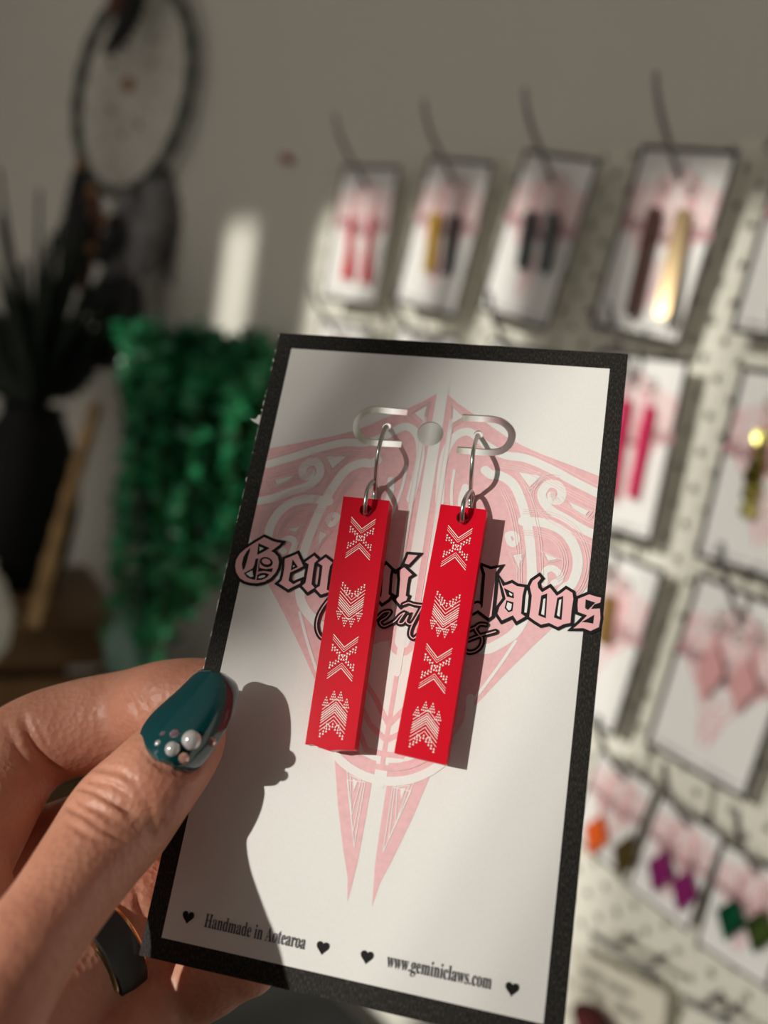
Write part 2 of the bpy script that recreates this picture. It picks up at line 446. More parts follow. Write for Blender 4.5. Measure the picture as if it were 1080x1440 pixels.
# emblem: the half on the viewer's right is drawn, the other half mirrors it
emb = Print((HX0, HX1), CUTS)
def e2(x, y): return CP(600 + x / 3.857, 540 + y / 3.857)        # zoomed tracings of the photo
def e4(x, y): return CP(580 + x / 3.857, 780 + y / 3.857)
def e5(x, y): return CP(430 + x / 4.32, 1020 + y / 4.32)
AX = (CP(620, 553).x + CP(508, 1275).x) / 2
def both(fn, pts, *a, **k):
    fn(pts, *a, **k); fn([Vector((2 * AX - p[0], p[1], 0)) for p in pts], *a, **k)
def S(pts, n=None): return smooth2(pts, n or len(pts) * 5)
def off(pts, d):
    out = []
    for i, p in enumerate(pts):
        a = pts[max(0, i - 1)]; b = pts[min(len(pts) - 1, i + 1)]; t = (b - a).normalized()
        out.append(Vector((p.x - t.y * d, p.y + t.x * d, 0)))
    return out
body = [e2(106, 50), e2(170, 105), e2(245, 158), e2(330, 215), e2(430, 285), e2(520, 335), e2(620, 380), e2(780, 440), e2(935, 500), e2(1100, 560),
        e2(1100, 900), CP(850, 800), e4(900, 230), e4(800, 360), e4(640, 510), e4(480, 670), e4(330, 830), e5(780, 240), e5(690, 330),
        e5(600, 345), e5(497, 330), e5(480, 300)]
# centre spine from the top spikes down
axp = lambda y: Vector((AX, CP(620 + (508 - 620) * (y - 553) / (1275 - 553), y).y, 0))
both(emb.poly, body + [axp(1085), axp(1000), axp(900), axp(800), axp(700), axp(620), axp(560)], 1, 0)
emb.stroke([axp(545), axp(1100)], 16 * PX, 2, 1)                                   # pale gap between the halves
both(emb.poly, [e5(497, 330), e5(560, 345), e5(690, 318), e5(790, 225), e5(650, 560), e5(520, 830), e5(450, 960), e5(402, 1105), e5(420, 850), e5(455, 600)], 1, 0)
def white(pts, w, lay=2, n=None): both(emb.stroke, S(pts, n), w * PX, lay, 1)
def pink(pts, w, lay=3, n=None): both(emb.stroke, S(pts, n), w * PX, lay, 0)
def pale(pts, w=1.0, lay=4, n=None): both(emb.stroke, S(pts, n), w * PX, lay, 2)
# wing channels and spirals
w1 = [e2(70, 640), e2(80, 500), e2(100, 380), e2(150, 290), e2(230, 260), e2(320, 330), e2(420, 385), e2(540, 405), e2(680, 465), e2(800, 530), e2(960, 610)]
white(w1, 12)
w2_ = [e2(940, 830), e2(850, 790), e2(760, 735), e2(680, 690), e2(635, 640), e2(625, 590), e2(660, 545), e2(710, 550), e2(735, 590), e2(720, 630), e2(685, 630), e2(678, 605)]
white(w2_, 12)
w3 = [e2(318, 468), e2(350, 492), e2(400, 498), e2(470, 545), e2(515, 640), e2(545, 760), e2(565, 900), e2(570, 1080), e4(620, 300), e4(560, 420), e4(440, 500), e4(380, 515)]
white(w3, 13)
w4 = [e2(520, 745), e2(640, 755), e2(740, 800), e2(800, 880), e2(820, 980), e2(790, 1080), e4(820, 190), e4(720, 330)]
white(w4, 13)
w5 = [e4(690, 70), e4(760, 100), e4(790, 140), e4(770, 150), e4(740, 120), e4(700, 110)]
white([e2(640, 1080), e2(640, 1020), e2(680, 1000), e2(720, 1030), e2(720, 1065), e2(690, 1080)], 9)
white([e2(450, 860), e2(440, 820), e2(475, 815), e2(490, 845), e2(470, 870), e2(450, 860)], 8)
white([e2(210, 560), e2(190, 640), e2(205, 780), e2(240, 1000)], 10)
white([e2(150, 470), e2(135, 600), e2(150, 800), e2(190, 1000)], 4)
white([e4(560, 470), e4(480, 590), e4(400, 700), e4(330, 790)], 4)
# lower circle, leaf and tail
cen = axp(985)
def ring(r, w, mi, lay, a0=0, a1=180):
    emb.stroke([cen + Vector((math.cos(math.radians(A)) * r, -math.sin(math.radians(A)) * r * 1.0, 0)) for A in np.linspace(a0, a1, 30)], w * PX, lay, mi)
ring(.0128, 11, 1, 3, -10, 190); ring(.0108, 7, 0, 4, -40, 220)
emb.poly([cen + Vector((math.cos(A) * .0100, math.sin(A) * .0100, 0)) for A in np.linspace(0, 2 * math.pi, 30)], 3, 1)
for k, dy in enumerate((.0000, .0045, .0085)):
    emb.stroke([cen + Vector((-.0085 + .001 * k, .006 - dy, 0)), cen + Vector((-.003, .000 - dy, 0)), cen + Vector((0, -.004 - dy * .55, 0)), cen + Vector((.003, .000 - dy, 0)), cen + Vector((.0085 - .001 * k, .006 - dy, 0))], 7 * PX, 4, 0)
emb.stroke([cen + Vector((0, .010, 0)), cen + Vector((0, -.0105, 0))], 6 * PX, 4, 0)
emb.stroke([cen + Vector((0, .014, 0)), cen + Vector((0, .0045, 0))], 9 * PX, 5, 1)
emb.stroke([axp(870), axp(905)], 34 * PX, 3, 0); emb.stroke([axp(880), axp(902)], 20 * PX, 4, 1)
emb.stroke([e4(-80, 545), e4(0, 570), e4(90, 585)], 3 * PX, 4, 1)
for d in (16, 22): both(emb.stroke, [axp(600) + Vector((d * PX, 0, 0)), axp(860) + Vector((d * PX, 0, 0))], 1.0 * PX, 4, 2)
both(emb.stroke, [axp(590) + Vector((19 * PX, 0, 0)), axp(880) + Vector((20 * PX, 0, 0))], 5.5 * PX, 3, 1)
# fine carved hatching: pale lines that follow the channels
for base, offs in ((w1[6:], (-13, -16.5, -20, 9.5)), (w2_[:8], (-12, -15, -18, 11, 14)), (w3[3:8], (-13, -16, -19, 12, 15)), (w4[:7], (-13, -16, -19, 11, 14, 17))):
    for d in offs: both(emb.stroke, off(S(base), d * PX), 1.1 * PX, 4, 2)
for tri in ([(500, 480), (620, 500), (560, 560)], [(640, 920), (710, 950), (660, 960)], [(145, 130), (200, 180), (140, 215)], [(770, 640), (880, 690), (860, 715), (800, 680)], [(470, 930), (520, 920), (500, 1000)]):
    T = [e2(*p) for p in tri]; both(emb.poly, T, 4, 1); c = sum(T, Vector()) / len(T)
    for k in (1.35, 1.7): both(emb.stroke, [c + (p - c) * k for p in T], 1.0 * PX, 4, 2, closed=True)
T = [e5(570, 370), e5(650, 360), e5(590, 480)]
both(emb.poly, [e5(575, 385), e5(608, 378), e5(580, 455)], 3, 1)
for a, b, c in (((545, 360), (660, 345), (505, 690)), ((530, 375), (640, 400), (470, 770)), ((558, 372), (630, 365), (545, 600))):
    both(emb.stroke, [e5(*c), e5(*a), e5(*b), e5(*c)], 1.1 * PX, 3, 1)
emb.build('emblem', [M_emb, M_white, M_emb2], card)

# lettering
let = Print()
def g6(x, y): return CP(320 + x / 6.75, 740 + y / 6.75)
def g7(x, y): return CP(530 + x / 6, 760 + y / 6)
def g8(x, y): return CP(690 + x / 6.353, 780 + y / 6.353)
def glyph(fn, outer, blacks=(), counters=(), ow=8.2, lay=8):
    o = [fn(*p) for p in outer]
    let.stroke(o, ow * PX, lay, 0, closed=True); let.poly(o, lay + 1, 1)
    for b in blacks: let.poly([fn(*p) for p in b], lay + 2, 0)
    for c, mi in counters: let.poly([fn(*p) for p in c], lay + 3, mi)
def ell(cx, cy, rx, ry, n=18, rot=0): return [(cx + rx * math.cos(2 * math.pi * k / n), cy + ry * math.sin(2 * math.pi * k / n) + rot * math.cos(2 * math.pi * k / n)) for k in range(n)]
glyph(g6, [(352, 108), (395, 128), (430, 145), (475, 158), (512, 163), (490, 187), (455, 212), (418, 240), (450, 258), (480, 292), (492, 345), (482, 400), (455, 450), (410, 498), (350, 530), (285, 544), (220, 540), (165, 524), (120, 495), (88, 445), (77, 385), (88, 320), (122, 265), (170, 222), (225, 185), (290, 145)],
      [[(222, 208), (185, 245), (155, 300), (140, 365), (150, 425), (170, 400), (185, 350), (200, 290), (215, 245)],
       [(298, 165), (405, 212), (345, 248), (285, 278)], ell(372, 345, 62, 48, rot=8),
       [(300, 300), (308, 300), (305, 400), (290, 405)], [(303, 398), (370, 412), (435, 402), (425, 440), (350, 428), (292, 436)],
       [(300, 308), (270, 315), (258, 370), (245, 402), (160, 450), (190, 490), (225, 505), (268, 515)],
       [(275, 518), (283, 470), (320, 448), (365, 448), (402, 462), (375, 492), (330, 512)]],
      [(ell(372, 340, 42, 27, rot=6), 1), ([(310, 200), (350, 215), (308, 240)], 2), ([(180, 455), (240, 425), (250, 482), (222, 488)], 2), (ell(330, 484, 34, 12, rot=-8), 2), ([(300, 300), (308, 300), (280, 515), (268, 515)], 1)])
glyph(g6, [(548, 315), (605, 292), (668, 265), (722, 382), (660, 415), (598, 442), (583, 520), (628, 555), (665, 535), (698, 522), (692, 545), (580, 602), (490, 545), (518, 520), (532, 470), (545, 390)],
      [[(622, 318), (672, 392), (604, 425)]], [([(628, 375), (645, 382), (625, 395)], 2)])
for fn, o in ((g6, [(740, 345), (825, 285), (862, 320), (828, 352), (812, 450), (800, 555), (830, 588), (765, 628), (712, 570), (745, 540), (765, 430), (775, 365)]),
              (g6, [(862, 352), (935, 300), (1000, 350), (975, 385), (958, 480), (945, 605), (975, 625), (890, 652), (840, 598), (880, 570), (895, 470), (905, 380)]),
              (g6, [(1010, 370), (1075, 315), (1150, 370), (1110, 400), (1090, 620), (1120, 640), (1040, 670), (990, 620), (1020, 590), (1050, 400)]),
              (g6, [(1190, 400), (1270, 345), (1320, 400), (1290, 430), (1265, 640), (1300, 665), (1215, 695), (1170, 645), (1200, 615), (1225, 430)]),
              (g7, [(52, 236), (80, 208), (122, 250), (112, 300), (100, 455), (118, 470), (95, 500), (48, 532), (20, 500), (42, 468), (55, 300)]),
              (g7, [(192, 256), (232, 230), (300, 292), (268, 312), (255, 380), (245, 470), (262, 480), (245, 520), (205, 552), (160, 500), (188, 478), (200, 330)]),
              (g7, [(268, 122), (345, 128), (272, 205), (236, 198)]),
              (g7, [(895, 222), (960, 248), (1035, 232), (1003, 272), (990, 420), (968, 640), (945, 658), (855, 590), (893, 565), (905, 420), (915, 285)])):
    glyph(fn, o)
let.stroke([g7(125, 245), g7(160, 268), g7(192, 250)], 6 * PX, 8, 0); let.stroke([g7(112, 455), g7(150, 480), g7(175, 485)], 6 * PX, 8, 0)
let.stroke([g7(700, 300), g7(660, 420), g7(700, 560), g7(780, 600), g7(850, 560)], 16 * PX, 8, 0); let.stroke([g7(700, 300), g7(660, 420), g7(700, 560), g7(780, 600), g7(850, 560)], 9 * PX, 9, 1)
glyph(g8, [(78, 215), (110, 285), (150, 272), (190, 257), (235, 285), (302, 295), (285, 370), (278, 450), (272, 530), (308, 556), (235, 598), (200, 545), (150, 568), (102, 590), (62, 530), (80, 470), (135, 398), (118, 330)],
      [[(118, 300), (205, 345), (208, 395), (145, 378)], [(142, 412), (205, 430), (195, 505), (160, 520), (125, 480)]], [([(165, 340), (195, 358), (188, 375), (168, 362)], 2), ([(152, 430), (190, 445), (182, 495), (160, 502), (140, 475)], 2)])
glyph(g8, [(435, 197), (375, 238), (350, 290), (368, 370), (358, 470), (345, 558), (400, 598), (450, 628), (520, 612), (600, 650), (650, 625), (712, 612), (722, 500), (738, 400), (730, 345), (675, 312), (632, 345), (590, 372), (530, 298), (460, 340), (425, 300), (418, 255), (450, 215)],
      [[(452, 370), (505, 350), (500, 450), (492, 572), (425, 545), (440, 450)], [(595, 390), (648, 372), (642, 480), (632, 588), (565, 565), (582, 470)]],
      [([(472, 400), (490, 395), (478, 545), (452, 535)], 2), ([(612, 410), (632, 402), (615, 560), (592, 545)], 2)])
glyph(g8, [(782, 398), (830, 378), (880, 358), (930, 375), (986, 388), (978, 430), (925, 448), (895, 488), (975, 484), (980, 570), (966, 650), (890, 684), (825, 658), (738, 662), (800, 610), (862, 545), (780, 515), (776, 450)],
      [[(848, 403), (935, 432), (868, 498), (843, 480)], [(812, 605), (925, 540), (915, 620), (880, 612)]])
let.stroke([g8(278, 520), g8(320, 548), g8(350, 560)], 6 * PX, 8, 0); let.stroke([g8(302, 290), g8(330, 300), g8(352, 290)], 6 * PX, 8, 0)
let.poly([g8(300, 330), g8(340, 320), g8(335, 520), g8(290, 520)], 8, 2)
# the script word beneath it: a dark stroke with a pink core
def g3(x, y): return CP(330 + x / 3.857, 780 + y / 3.857)
for pts in ([g3(545, 215), g3(505, 255), g3(460, 325), g3(447, 395), g3(470, 450), g3(520, 460)],
            [g7(-40, 700), g7(10, 655), g7(60, 610), g7(115, 605), g7(85, 650), g7(30, 690), g7(60, 728), g7(120, 705), g7(160, 680), g7(195, 640), g7(235, 615), g7(205, 660), g7(185, 700), g7(225, 700), g7(265, 640), g7(250, 690), g7(290, 710), g7(335, 650), g7(385, 560), g7(330, 660), g7(290, 740), g7(280, 800), g7(310, 830), g7(350, 800)],
            [g7(225, 545), g7(270, 530), g7(320, 545), g7(400, 555)],
            [g7(400, 760), g7(450, 700), g7(440, 780), g7(500, 720), g7(540, 700), g7(530, 790), g7(600, 730), g7(620, 790), g7(700, 800), g7(780, 760), g7(850, 730)],
            [g7(925, 715), g7(870, 712), g7(832, 745), g7(855, 790), g7(890, 830), g7(880, 890), g7(835, 935), g7(770, 945), g7(720, 900)],
            [g7(760, 850), g7(850, 815), g7(920, 795), g7(1003, 772)]):
    q = S(pts)
    let.stroke(q, 7.4 * PX, 12, 0); let.stroke(q, 1.4 * PX, 13, 1)
let.build('lettering', [M_black, M_pink, M_white], card, label='blackletter shop name in pink with black outline')

def text_mesh(txt, a, b, bold=True):             # a line of type from baseline point a to baseline point b
    if bold: txt = ''.join(chr(0x1D400 + ord(c) - 65) if 'A' <= c <= 'Z' else chr(0x1D41A + ord(c) - 97) if 'a' <= c <= 'z' else c for c in txt)
    cu = bpy.data.curves.new('type', 'FONT'); cu.body = txt; cu.size = 1
    o = bpy.data.objects.new('tmp', cu); COL.objects.link(o); bpy.context.view_layer.update()
    me = bpy.data.meshes.new_from_object(o.evaluated_get(bpy.context.evaluated_depsgraph_get())); bpy.data.objects.remove(o)
    xs = [v.co.x for v in me.vertices]; x0, x1 = min(xs), max(xs)
    d = Vector(b) - Vector(a); L = d.length; t = d.normalized(); n = Vector((-t.y, t.x, 0))
    return me, x0, x1, a, t, n, L
def put_text(name, txt, a, b, height, parent, lay=6, bold=True, m=None):
    me, x0, x1, a, t, n, L = text_mesh(txt, a, b, bold)
    for v in me.vertices:
        p = a + t * ((v.co.x - x0) / (x1 - x0) * L) + n * (v.co.y * height); v.co = (p.x, p.y, lay * LAY)
    me.materials.clear(); me.materials.append(m or M_grey)
    return link(name, me, parent)
put_text('footer_text', 'Handmade in Aotearoa', CP(287, 1303), CP(428, 1335), .0029, card)
put_text('footer_text', 'www.geminiclaws.com', CP(543, 1359), CP(690, 1391), .0029, card)
for hx, hy in ((265, 1289), (454, 1332), (516, 1345), (720, 1390)):
    c = CP(hx, hy); P = Print(); k = .00010
    P.poly([c + Vector((16 * math.sin(t) ** 3 * k * .62, (13 * math.cos(t) - 5 * math.cos(2 * t) - 2 * math.cos(3 * t) - math.cos(4 * t)) * k * .66, 0)) for t in np.linspace(0, 2 * math.pi, 28)[:-1]], 6, 0)
    P.build('printed_heart', M_black, card)
# torn fibres along the edge where the card was cut from its sheet
te = MB()
for k in range(80):
    y = random.uniform(-CH / 2 + .012, CH / 2); l = random.uniform(.0006, .0022); w = random.uniform(.00006, .0003) * random.choice((.4, .6, 1, 1.2))
    x = -CW / 2
    te.add([(x + .0001, y - l / 2, -.0002), (x - w * .6, y - l / 4, -.0002), (x - w, y + l * .1, -.0002), (x + .0001, y + l / 2, -.0002), (x + .0001, y - l / 2, -.0001), (x - w * .6, y - l / 4, -.0001), (x - w, y + l * .1, -.0001), (x + .0001, y + l / 2, -.0001)],
           [(0, 1, 2, 3), (7, 6, 5, 4), (0, 4, 5, 1), (1, 5, 6, 2), (2, 6, 7, 3)])
p = CP(362, 592)
te.add([(-CW / 2, p.y + .0012, -.0002), (-CW / 2, p.y - .0006, -.0002), (-CW / 2 - .0012, p.y - .0002, -.0002), (-CW / 2 - .0022, p.y + .0005, -.0002), (-CW / 2 - .0010, p.y + .0004, -.0002), (-CW / 2 - .0006, p.y + .0014, -.0002)], [(0, 1, 2, 3, 4, 5)])
te.build('torn_edge', M_white, card)

# ================================================================ THE TWO RED EARRINGS
def red_mat():
    m = mat('red_acrylic', (.66, .001, .018), .3, bump=.05, bscale=150, Specular_IOR_Level=.15)
    b = m.node_tree.nodes['Principled BSDF']
    b.inputs['Subsurface Weight'].default_value = .35; b.inputs['Subsurface Radius'].default_value = (.003, .0005, .0005); b.inputs['Subsurface Scale'].default_value = .5
    b.inputs['Coat Weight'].default_value = .05; b.inputs['Coat Roughness'].default_value = .12
    return m
M_red = red_mat()
M_engr = mat('engraved_white', (.92, .90, .87), .7)

def bar_earring(corn, hole_px, wire_px, ring_px, hf, chipped, lab):
    root = bpy.data.objects.new('bar_earring', None); COL.objects.link(root); root.matrix_world = CARD_M @ Matrix.Translation(CP(*hole_px, hf)); root.empty_display_size = .01
    org = CP(*hole_px, hf)
    tag(root, lab, 'earring')
    C4 = [CP(*c, hf) - org for c in corn]; TL, TR, BR, BL = C4
    th = .0031; hc = Vector((0, 0, 0)); hr = .00105
    n = 24
    rim = [(hc + Vector((math.cos(A), math.sin(A), 0)) * hr) for A in [2 * math.pi * k / n for k in range(n)]]
    bm = bmesh.new()
    top = TL.lerp(TR, .5)
    bl, br = BL, BR
    outl = [TL, bl]
    if chipped:
        for t, d in ((.15, .00015), (.35, -.0003), (.5, -.00055), (.65, -.00025), (.85, -.0001)): outl.append(bl.lerp(br, t) + Vector((0, d, 0)))
    outl += [br, TR]
    cu = bpy.data.curves.new('o', 'CURVE'); cu.dimensions = '2D'; cu.fill_mode = 'BOTH'; cu.extrude = th / 2; cu.bevel_depth = 0
    for loop in (outl, rim):
        s = cu.splines.new('POLY'); s.points.add(len(loop) - 1); s.use_cyclic_u = True
        for q, p in zip(s.points, loop): q.co = (p.x, p.y, 0, 1)
    o = bpy.data.objects.new('tmp', cu); COL.objects.link(o); bpy.context.view_layer.update()
    me = bpy.data.meshes.new_from_object(o.evaluated_get(bpy.context.evaluated_depsgraph_get())); bpy.data.objects.remove(o); bm.free()
    for v in me.vertices: v.co.z -= th / 2
    me.materials.clear(); me.materials.append(M_red)
    me.name = 'pendant'
    pend = link('pendant', me, root)
    bv = pend.modifiers.new('edge', 'BEVEL'); bv.width = .00018; bv.segments = 2; bv.limit_method = 'ANGLE'; bv.angle_limit = math.radians(60)
    # engraving: chevrons and rows of small triangles, (X across, Y down) in tracing units on the bar
    P = Print()
    def m(X, Y):
        s = .5 + X / 230; t = Y / 1215
        a = TL.lerp(TR, s); b = BL.lerp(BR, s); p = a.lerp(b, t); return Vector((p.x, p.y, 0))
    u = (TR - TL).length / 230
    HW = 60
    def chev(y, d, w, hw=HW): P.stroke([m(-hw, y - 56 * d), m(0, y), m(hw, y - 56 * d)], w * u, 1, 0, round_=False)
    def tri(X, Y, sz, d): P.poly([m(X - sz / 2, Y - d * sz * .45), m(X + sz / 2, Y - d * sz * .45), m(X, Y + d * sz * .6)], 1, 0)
    def row(y, d, sz=9.5, step=13.2, n=4, up=1):
        for k in range(-n, n + 1): tri(k * step, y - 56 * d * abs(k * step) / HW, sz, up)
    def xgroup(y0, k=1.0):                          # V lines, crossing rows of triangles, inverted V lines
        chev(y0 + 56, 1, 3.4); chev(y0 + 68, 1, 1.8); chev(y0 + 79, 1, 1.8)
        for X0 in (-1, 1):
            for j in range(5):
                X = X0 * (56 - j * 12.5); Y = y0 + 52 + j * 11
                tri(X, Y, 10, 1)
                if j < 4: tri(X - X0 * 1, Y + 13, 9, 1)
                if j in (0, 3): tri(X, Y + 25, 8, 1)
            for j in range(5):
                X = X0 * (56 - j * 12.5); Y = y0 + 158 - j * 11
                tri(X, Y, 10, -1)
                if j < 4: tri(X - X0 * 1, Y - 13, 9, -1)
                if j in (0, 3): tri(X, Y - 25, 8, -1)
        tri(0, y0 + 104, 9, 1)
        chev(y0 + 132, -1, 1.8); chev(y0 + 143, -1, 1.8); chev(y0 + 155, -1, 3.4)
    def zig(y, d):                                   # zigzag border of little pennants
        for c in (-48, -16, 16, 48):
            yb = y - 56 * d * abs(c) / HW
            for r_, cnt in enumerate((4, 3, 2, 1)):
                for q in range(cnt): tri(c + (q - (cnt - 1) / 2) * 8.4, yb + d * (r_ * 12 + 2), 7.6, d)
    def vgroup(y0, d):                               # d=1: V's pointing down
        Y = lambda a: y0 + a if d == 1 else y0 + 252 - a
        row(Y(56), d, up=d); row(Y(68), d, sz=9, n=4, up=d)
        for c in (-28, 28):
            for q in (-1, 0, 1): tri(c + q * 9, Y(80) - 56 * d * abs(c + q * 9) / HW, 8, d)
            tri(c, Y(91) - 56 * d * abs(c) / HW, 8, d)
        chev(Y(86), d, 2.4); chev(Y(104), d, 3.0)
        for a, w in ((121, 3.0), (133, 3.6), (145, 4.0), (157, 4.0), (168, 2.6)): chev(Y(a), d, w)
        chev(Y(184), d, 2.6)
        zig(Y(192), d)
    xgroup(104); vgroup(435, 1); xgroup(695); vgroup(925, -1)
    P.build('engraving', M_engr, root)
    # ear wire and jump ring
    W_ = MB(); W_.tube([Vector(q) for q in spline([tuple(CP(x, y, h) - org) for x, y, h in wire_px], 40)], .00038, 10)
    W_.build('ear_wire', M_wire, root, smooth=True)
    Rr = MB(); Rr.tube([Vector(q) for q in spline([tuple(CP(x, y, h) - org) for x, y, h in ring_px + ring_px[:1]], 36)][:-1], .00042, 10, closed=True)
    Rr.build('jump_ring', M_wire, root, smooth=True)
    return root
bar_earring([(483, 698), (548, 704), (498, 1055), (429, 1047)], (514, 717),
            [(546, 606, -.0025), (543.5, 600, .0006), (540, 606, .0028), (534.5, 624, .0062), (530.5, 645, .0060), (528.5, 668, .0036), (527, 690, .0012), (526, 705, .0010)],
            [(513.5, 722, .0053), (514, 706, .0066), (517.5, 688, .0062), (525, 677, .0030), (527.5, 690, .0005), (520, 716, .0003)], .0047, True,
            'red bar earring nearer the thumb, chipped at its lower end, engraved in white')
bar_earring([(620, 709), (685, 717), (627, 1076), (554, 1059)], (650.5, 728),
            [(674, 617, -.0025), (671.5, 612, .0006), (669.5, 618, .0028), (665.5, 636, .0062), (663.5, 660, .0058), (662, 684, .0032), (661, 700, .0012), (660.5, 712, .0010)],
            [(650, 733, .0053), (650.5, 717, .0066), (653.5, 703, .0062), (661.5, 691, .0034), (664.5, 698, .0008), (657, 727, .0003)], .0047, False,
            'red bar earring with a straight lower end, hanging beside the printed letters laws')

# ================================================================ THE HAND
def skin_mat():
    m = bpy.data.materials.new('skin'); m.use_nodes = True; nt = m.node_tree; b = nt.nodes['Principled BSDF']; L = nt.links.new
    tc = nt.nodes.new('ShaderNodeTexCoord')
    n = nt.nodes.new('ShaderNodeTexNoise'); n.inputs['Scale'].default_value = 70; n.inputs['Detail'].default_value = 5; L(tc.outputs['Object'], n.inputs['Vector'])
    r = nt.nodes.new('ShaderNodeValToRGB'); r.color_ramp.elements[0].position = .3; r.color_ramp.elements[1].position = .72
    r.color_ramp.elements[0].color = (.54, .215, .14, 1); r.color_ramp.elements[1].color = (.68, .33, .225, 1); L(n.outputs['Fac'], r.inputs[0]); L(r.outputs[0], b.inputs['Base Color'])
    b.inputs['Roughness'].default_value = .48
    b.inputs['Subsurface Weight'].default_value = .28; b.inputs['Subsurface Radius'].default_value = (.0065, .0016, .0009); b.inputs['Subsurface Scale'].default_value = .8
    v = nt.nodes.new('ShaderNodeTexVoronoi'); v.inputs['Scale'].default_value = 900; L(tc.outputs['Object'], v.inputs['Vector'])
    n2 = nt.nodes.new('ShaderNodeTexNoise'); n2.inputs['Scale'].default_value = 420; n2.inputs['Detail'].default_value = 4; L(tc.outputs['Object'], n2.inputs['Vector'])
    ad = nt.nodes.new('ShaderNodeMath'); ad.operation = 'ADD'; L(v.outputs['Distance'], ad.inputs[0]); L(n2.outputs['Fac'], ad.inputs[1])
    bp = nt.nodes.new('ShaderNodeBump'); bp.inputs['Strength'].default_value = .28; bp.inputs['Distance'].default_value = .0005
    L(ad.outputs[0], bp.inputs['Height']); L(bp.outputs['Normal'], b.inputs['Normal'])
    return m
M_skin = skin_mat()
def finger(mb, rows, seg=22, n=46):                # rows: px, py, z(mm), half width (px), half thickness (mm)
    Q = spline(rows, n)
    C = [ray(q[0], q[1]) * q[2] / 1000 for q in Q]
    rings = []
    for i, q in enumerate(Q):
        t = C[min(i + 1, n - 1)] - C[max(i - 1, 0)]; t /= np.linalg.norm(t)
        f = C[i] / np.linalg.norm(C[i]); side = np.cross(t, f); side /= np.linalg.norm(side); dep = np.cross(side, t)
        rings.append((C[i], t, side, dep, q[3] * q[2] / 1000 / FPX, q[4] / 1000))
    vs = []
    def ringv(c, s, d, a, b): return [w2(c + s * a * math.cos(2 * math.pi * k / seg) + d * b * math.sin(2 * math.pi * k / seg)) for k in range(seg)]
    R = []
    for endi, sgn in ((0, -1), (n - 1, 1)):
        c, t, s, d, a, b = rings[endi]; caps = []
        for k in (0.96, .85, .68, .45, .18):
            h = math.sqrt(1 - k * k); caps.append(ringv(c + t * sgn * h * min(a, b), s, d, a * k, b * k))
        R.append(caps)
    allr = R[0][::-1] + [ringv(c, s, d, a, b) for c, t, s, d, a, b in rings] + R[1]
    for r_ in allr: vs += r_
    N = len(allr)
    fs = [(i * seg + k, i * seg + (k + 1) % seg, (i + 1) * seg + (k + 1) % seg, (i + 1) * seg + k) for i in range(N - 1) for k in range(seg)]
    fs += [tuple(range(seg))[::-1], tuple((N - 1) * seg + k for k in range(seg))]
    mb.add(vs, fs)
zc = lambda x, y, d: zcard(x, y) * 1000 + d
TH = [(290, 992, zc(290, 992, -5.4), 32, 4.2), (274, 1018, zc(274, 1018, -6.8), 50, 5.2), (252, 1055, zc(252, 1055, -8.2), 60, 6.2), (211, 1102, zc(211, 1102, -11), 69, 7.7),
      (168, 1152, 136.5, 77, 8.6), (122, 1215, 130, 72, 8.3), (62, 1300, 121, 70, 8.8), (0, 1382, 114, 84, 10.5), (-80, 1500, 108, 112, 13), (-220, 1690, 106, 165, 16)]
IX = [(340, 990, zc(340, 990, 7.6), 46, 6.2), (290, 984, zc(290, 984, 8.2), 58, 7.0), (235, 990, zc(235, 990, 8.8), 62, 7.6), (185, 1003, 168, 62, 7.8), (120, 1020, 168, 66, 8.2), (55, 1042, 166, 68, 8.8), (8, 1080, 162, 74, 9.0), (-40, 1150, 152, 84, 9.5), (-110, 1260, 138, 100, 11)]
MD = [(300, 1120, zc(300, 1120, 8.5), 46, 6.5), (250, 1135, zc(250, 1135, 9.2), 58, 7.4), (170, 1160, 166, 60, 7.8), (90, 1190, 168, 64, 8.2), (30, 1222, 165, 68, 8.6), (-20, 1275, 156, 80, 9.2), (-80, 1370, 138, 100, 11)]
RG = [(345, 1262, zc(345, 1262, 10), 48, 6.2), (300, 1268, zc(300, 1268, 10.4), 62, 7.2), (245, 1284, 157, 72, 7.8), (188, 1298, 152, 76, 8.2), (136, 1338, 146, 76, 8.2), (80, 1390, 139, 82, 8.8), (10, 1470, 130, 100, 10.5), (-60, 1580, 122, 120, 12)]
PK = [(352, 1362, zc(352, 1362, 9.2), 38, 5.2), (312, 1366, zc(312, 1366, 10), 54, 6.4), (262, 1384, 150.5, 62, 7.0), (205, 1418, 147, 68, 7.4), (150, 1470, 139, 74, 8.0), (80, 1545, 131, 92, 9.5), (10, 1620, 125, 110, 11)]
hb = MB()
for r_ in (TH, IX, MD, RG, PK): finger(hb, r_)
finger(hb, [(-110, 1260, 138, 130, 12), (-200, 1400, 130, 210, 15), (-280, 1560, 122, 280, 17), (-380, 1760, 116, 260, 18)], n=20)
finger(hb, [(-80, 1370, 134, 130, 12), (-60, 1580, 123, 180, 14), (-160, 1720, 118, 240, 17), (-320, 1900, 114, 260, 19)], n=20)
finger(hb, [(-200, 1640, 112, 230, 18), (-420, 1880, 112, 260, 20), (-800, 2350, 112, 270, 22)], n=20)
hm = mesh_from('hand', hb.v, hb.f, M_skin)
ho = bpy.data.objects.new('hand', hm); COL.objects.link(ho)
rm = ho.modifiers.new('r', 'REMESH'); rm.mode = 'VOXEL'; rm.voxel_size = .00055
sm = ho.modifiers.new('s', 'SMOOTH'); sm.iterations = 14; sm.factor = .5
bpy.context.view_layer.update()
hm2 = bpy.data.meshes.new_from_object(ho.evaluated_get(bpy.context.evaluated_depsgraph_get()))
ho.modifiers.clear(); ho.data = hm2; hm2.name = 'hand'; hm2.materials.clear(); hm2.materials.append(M_skin)
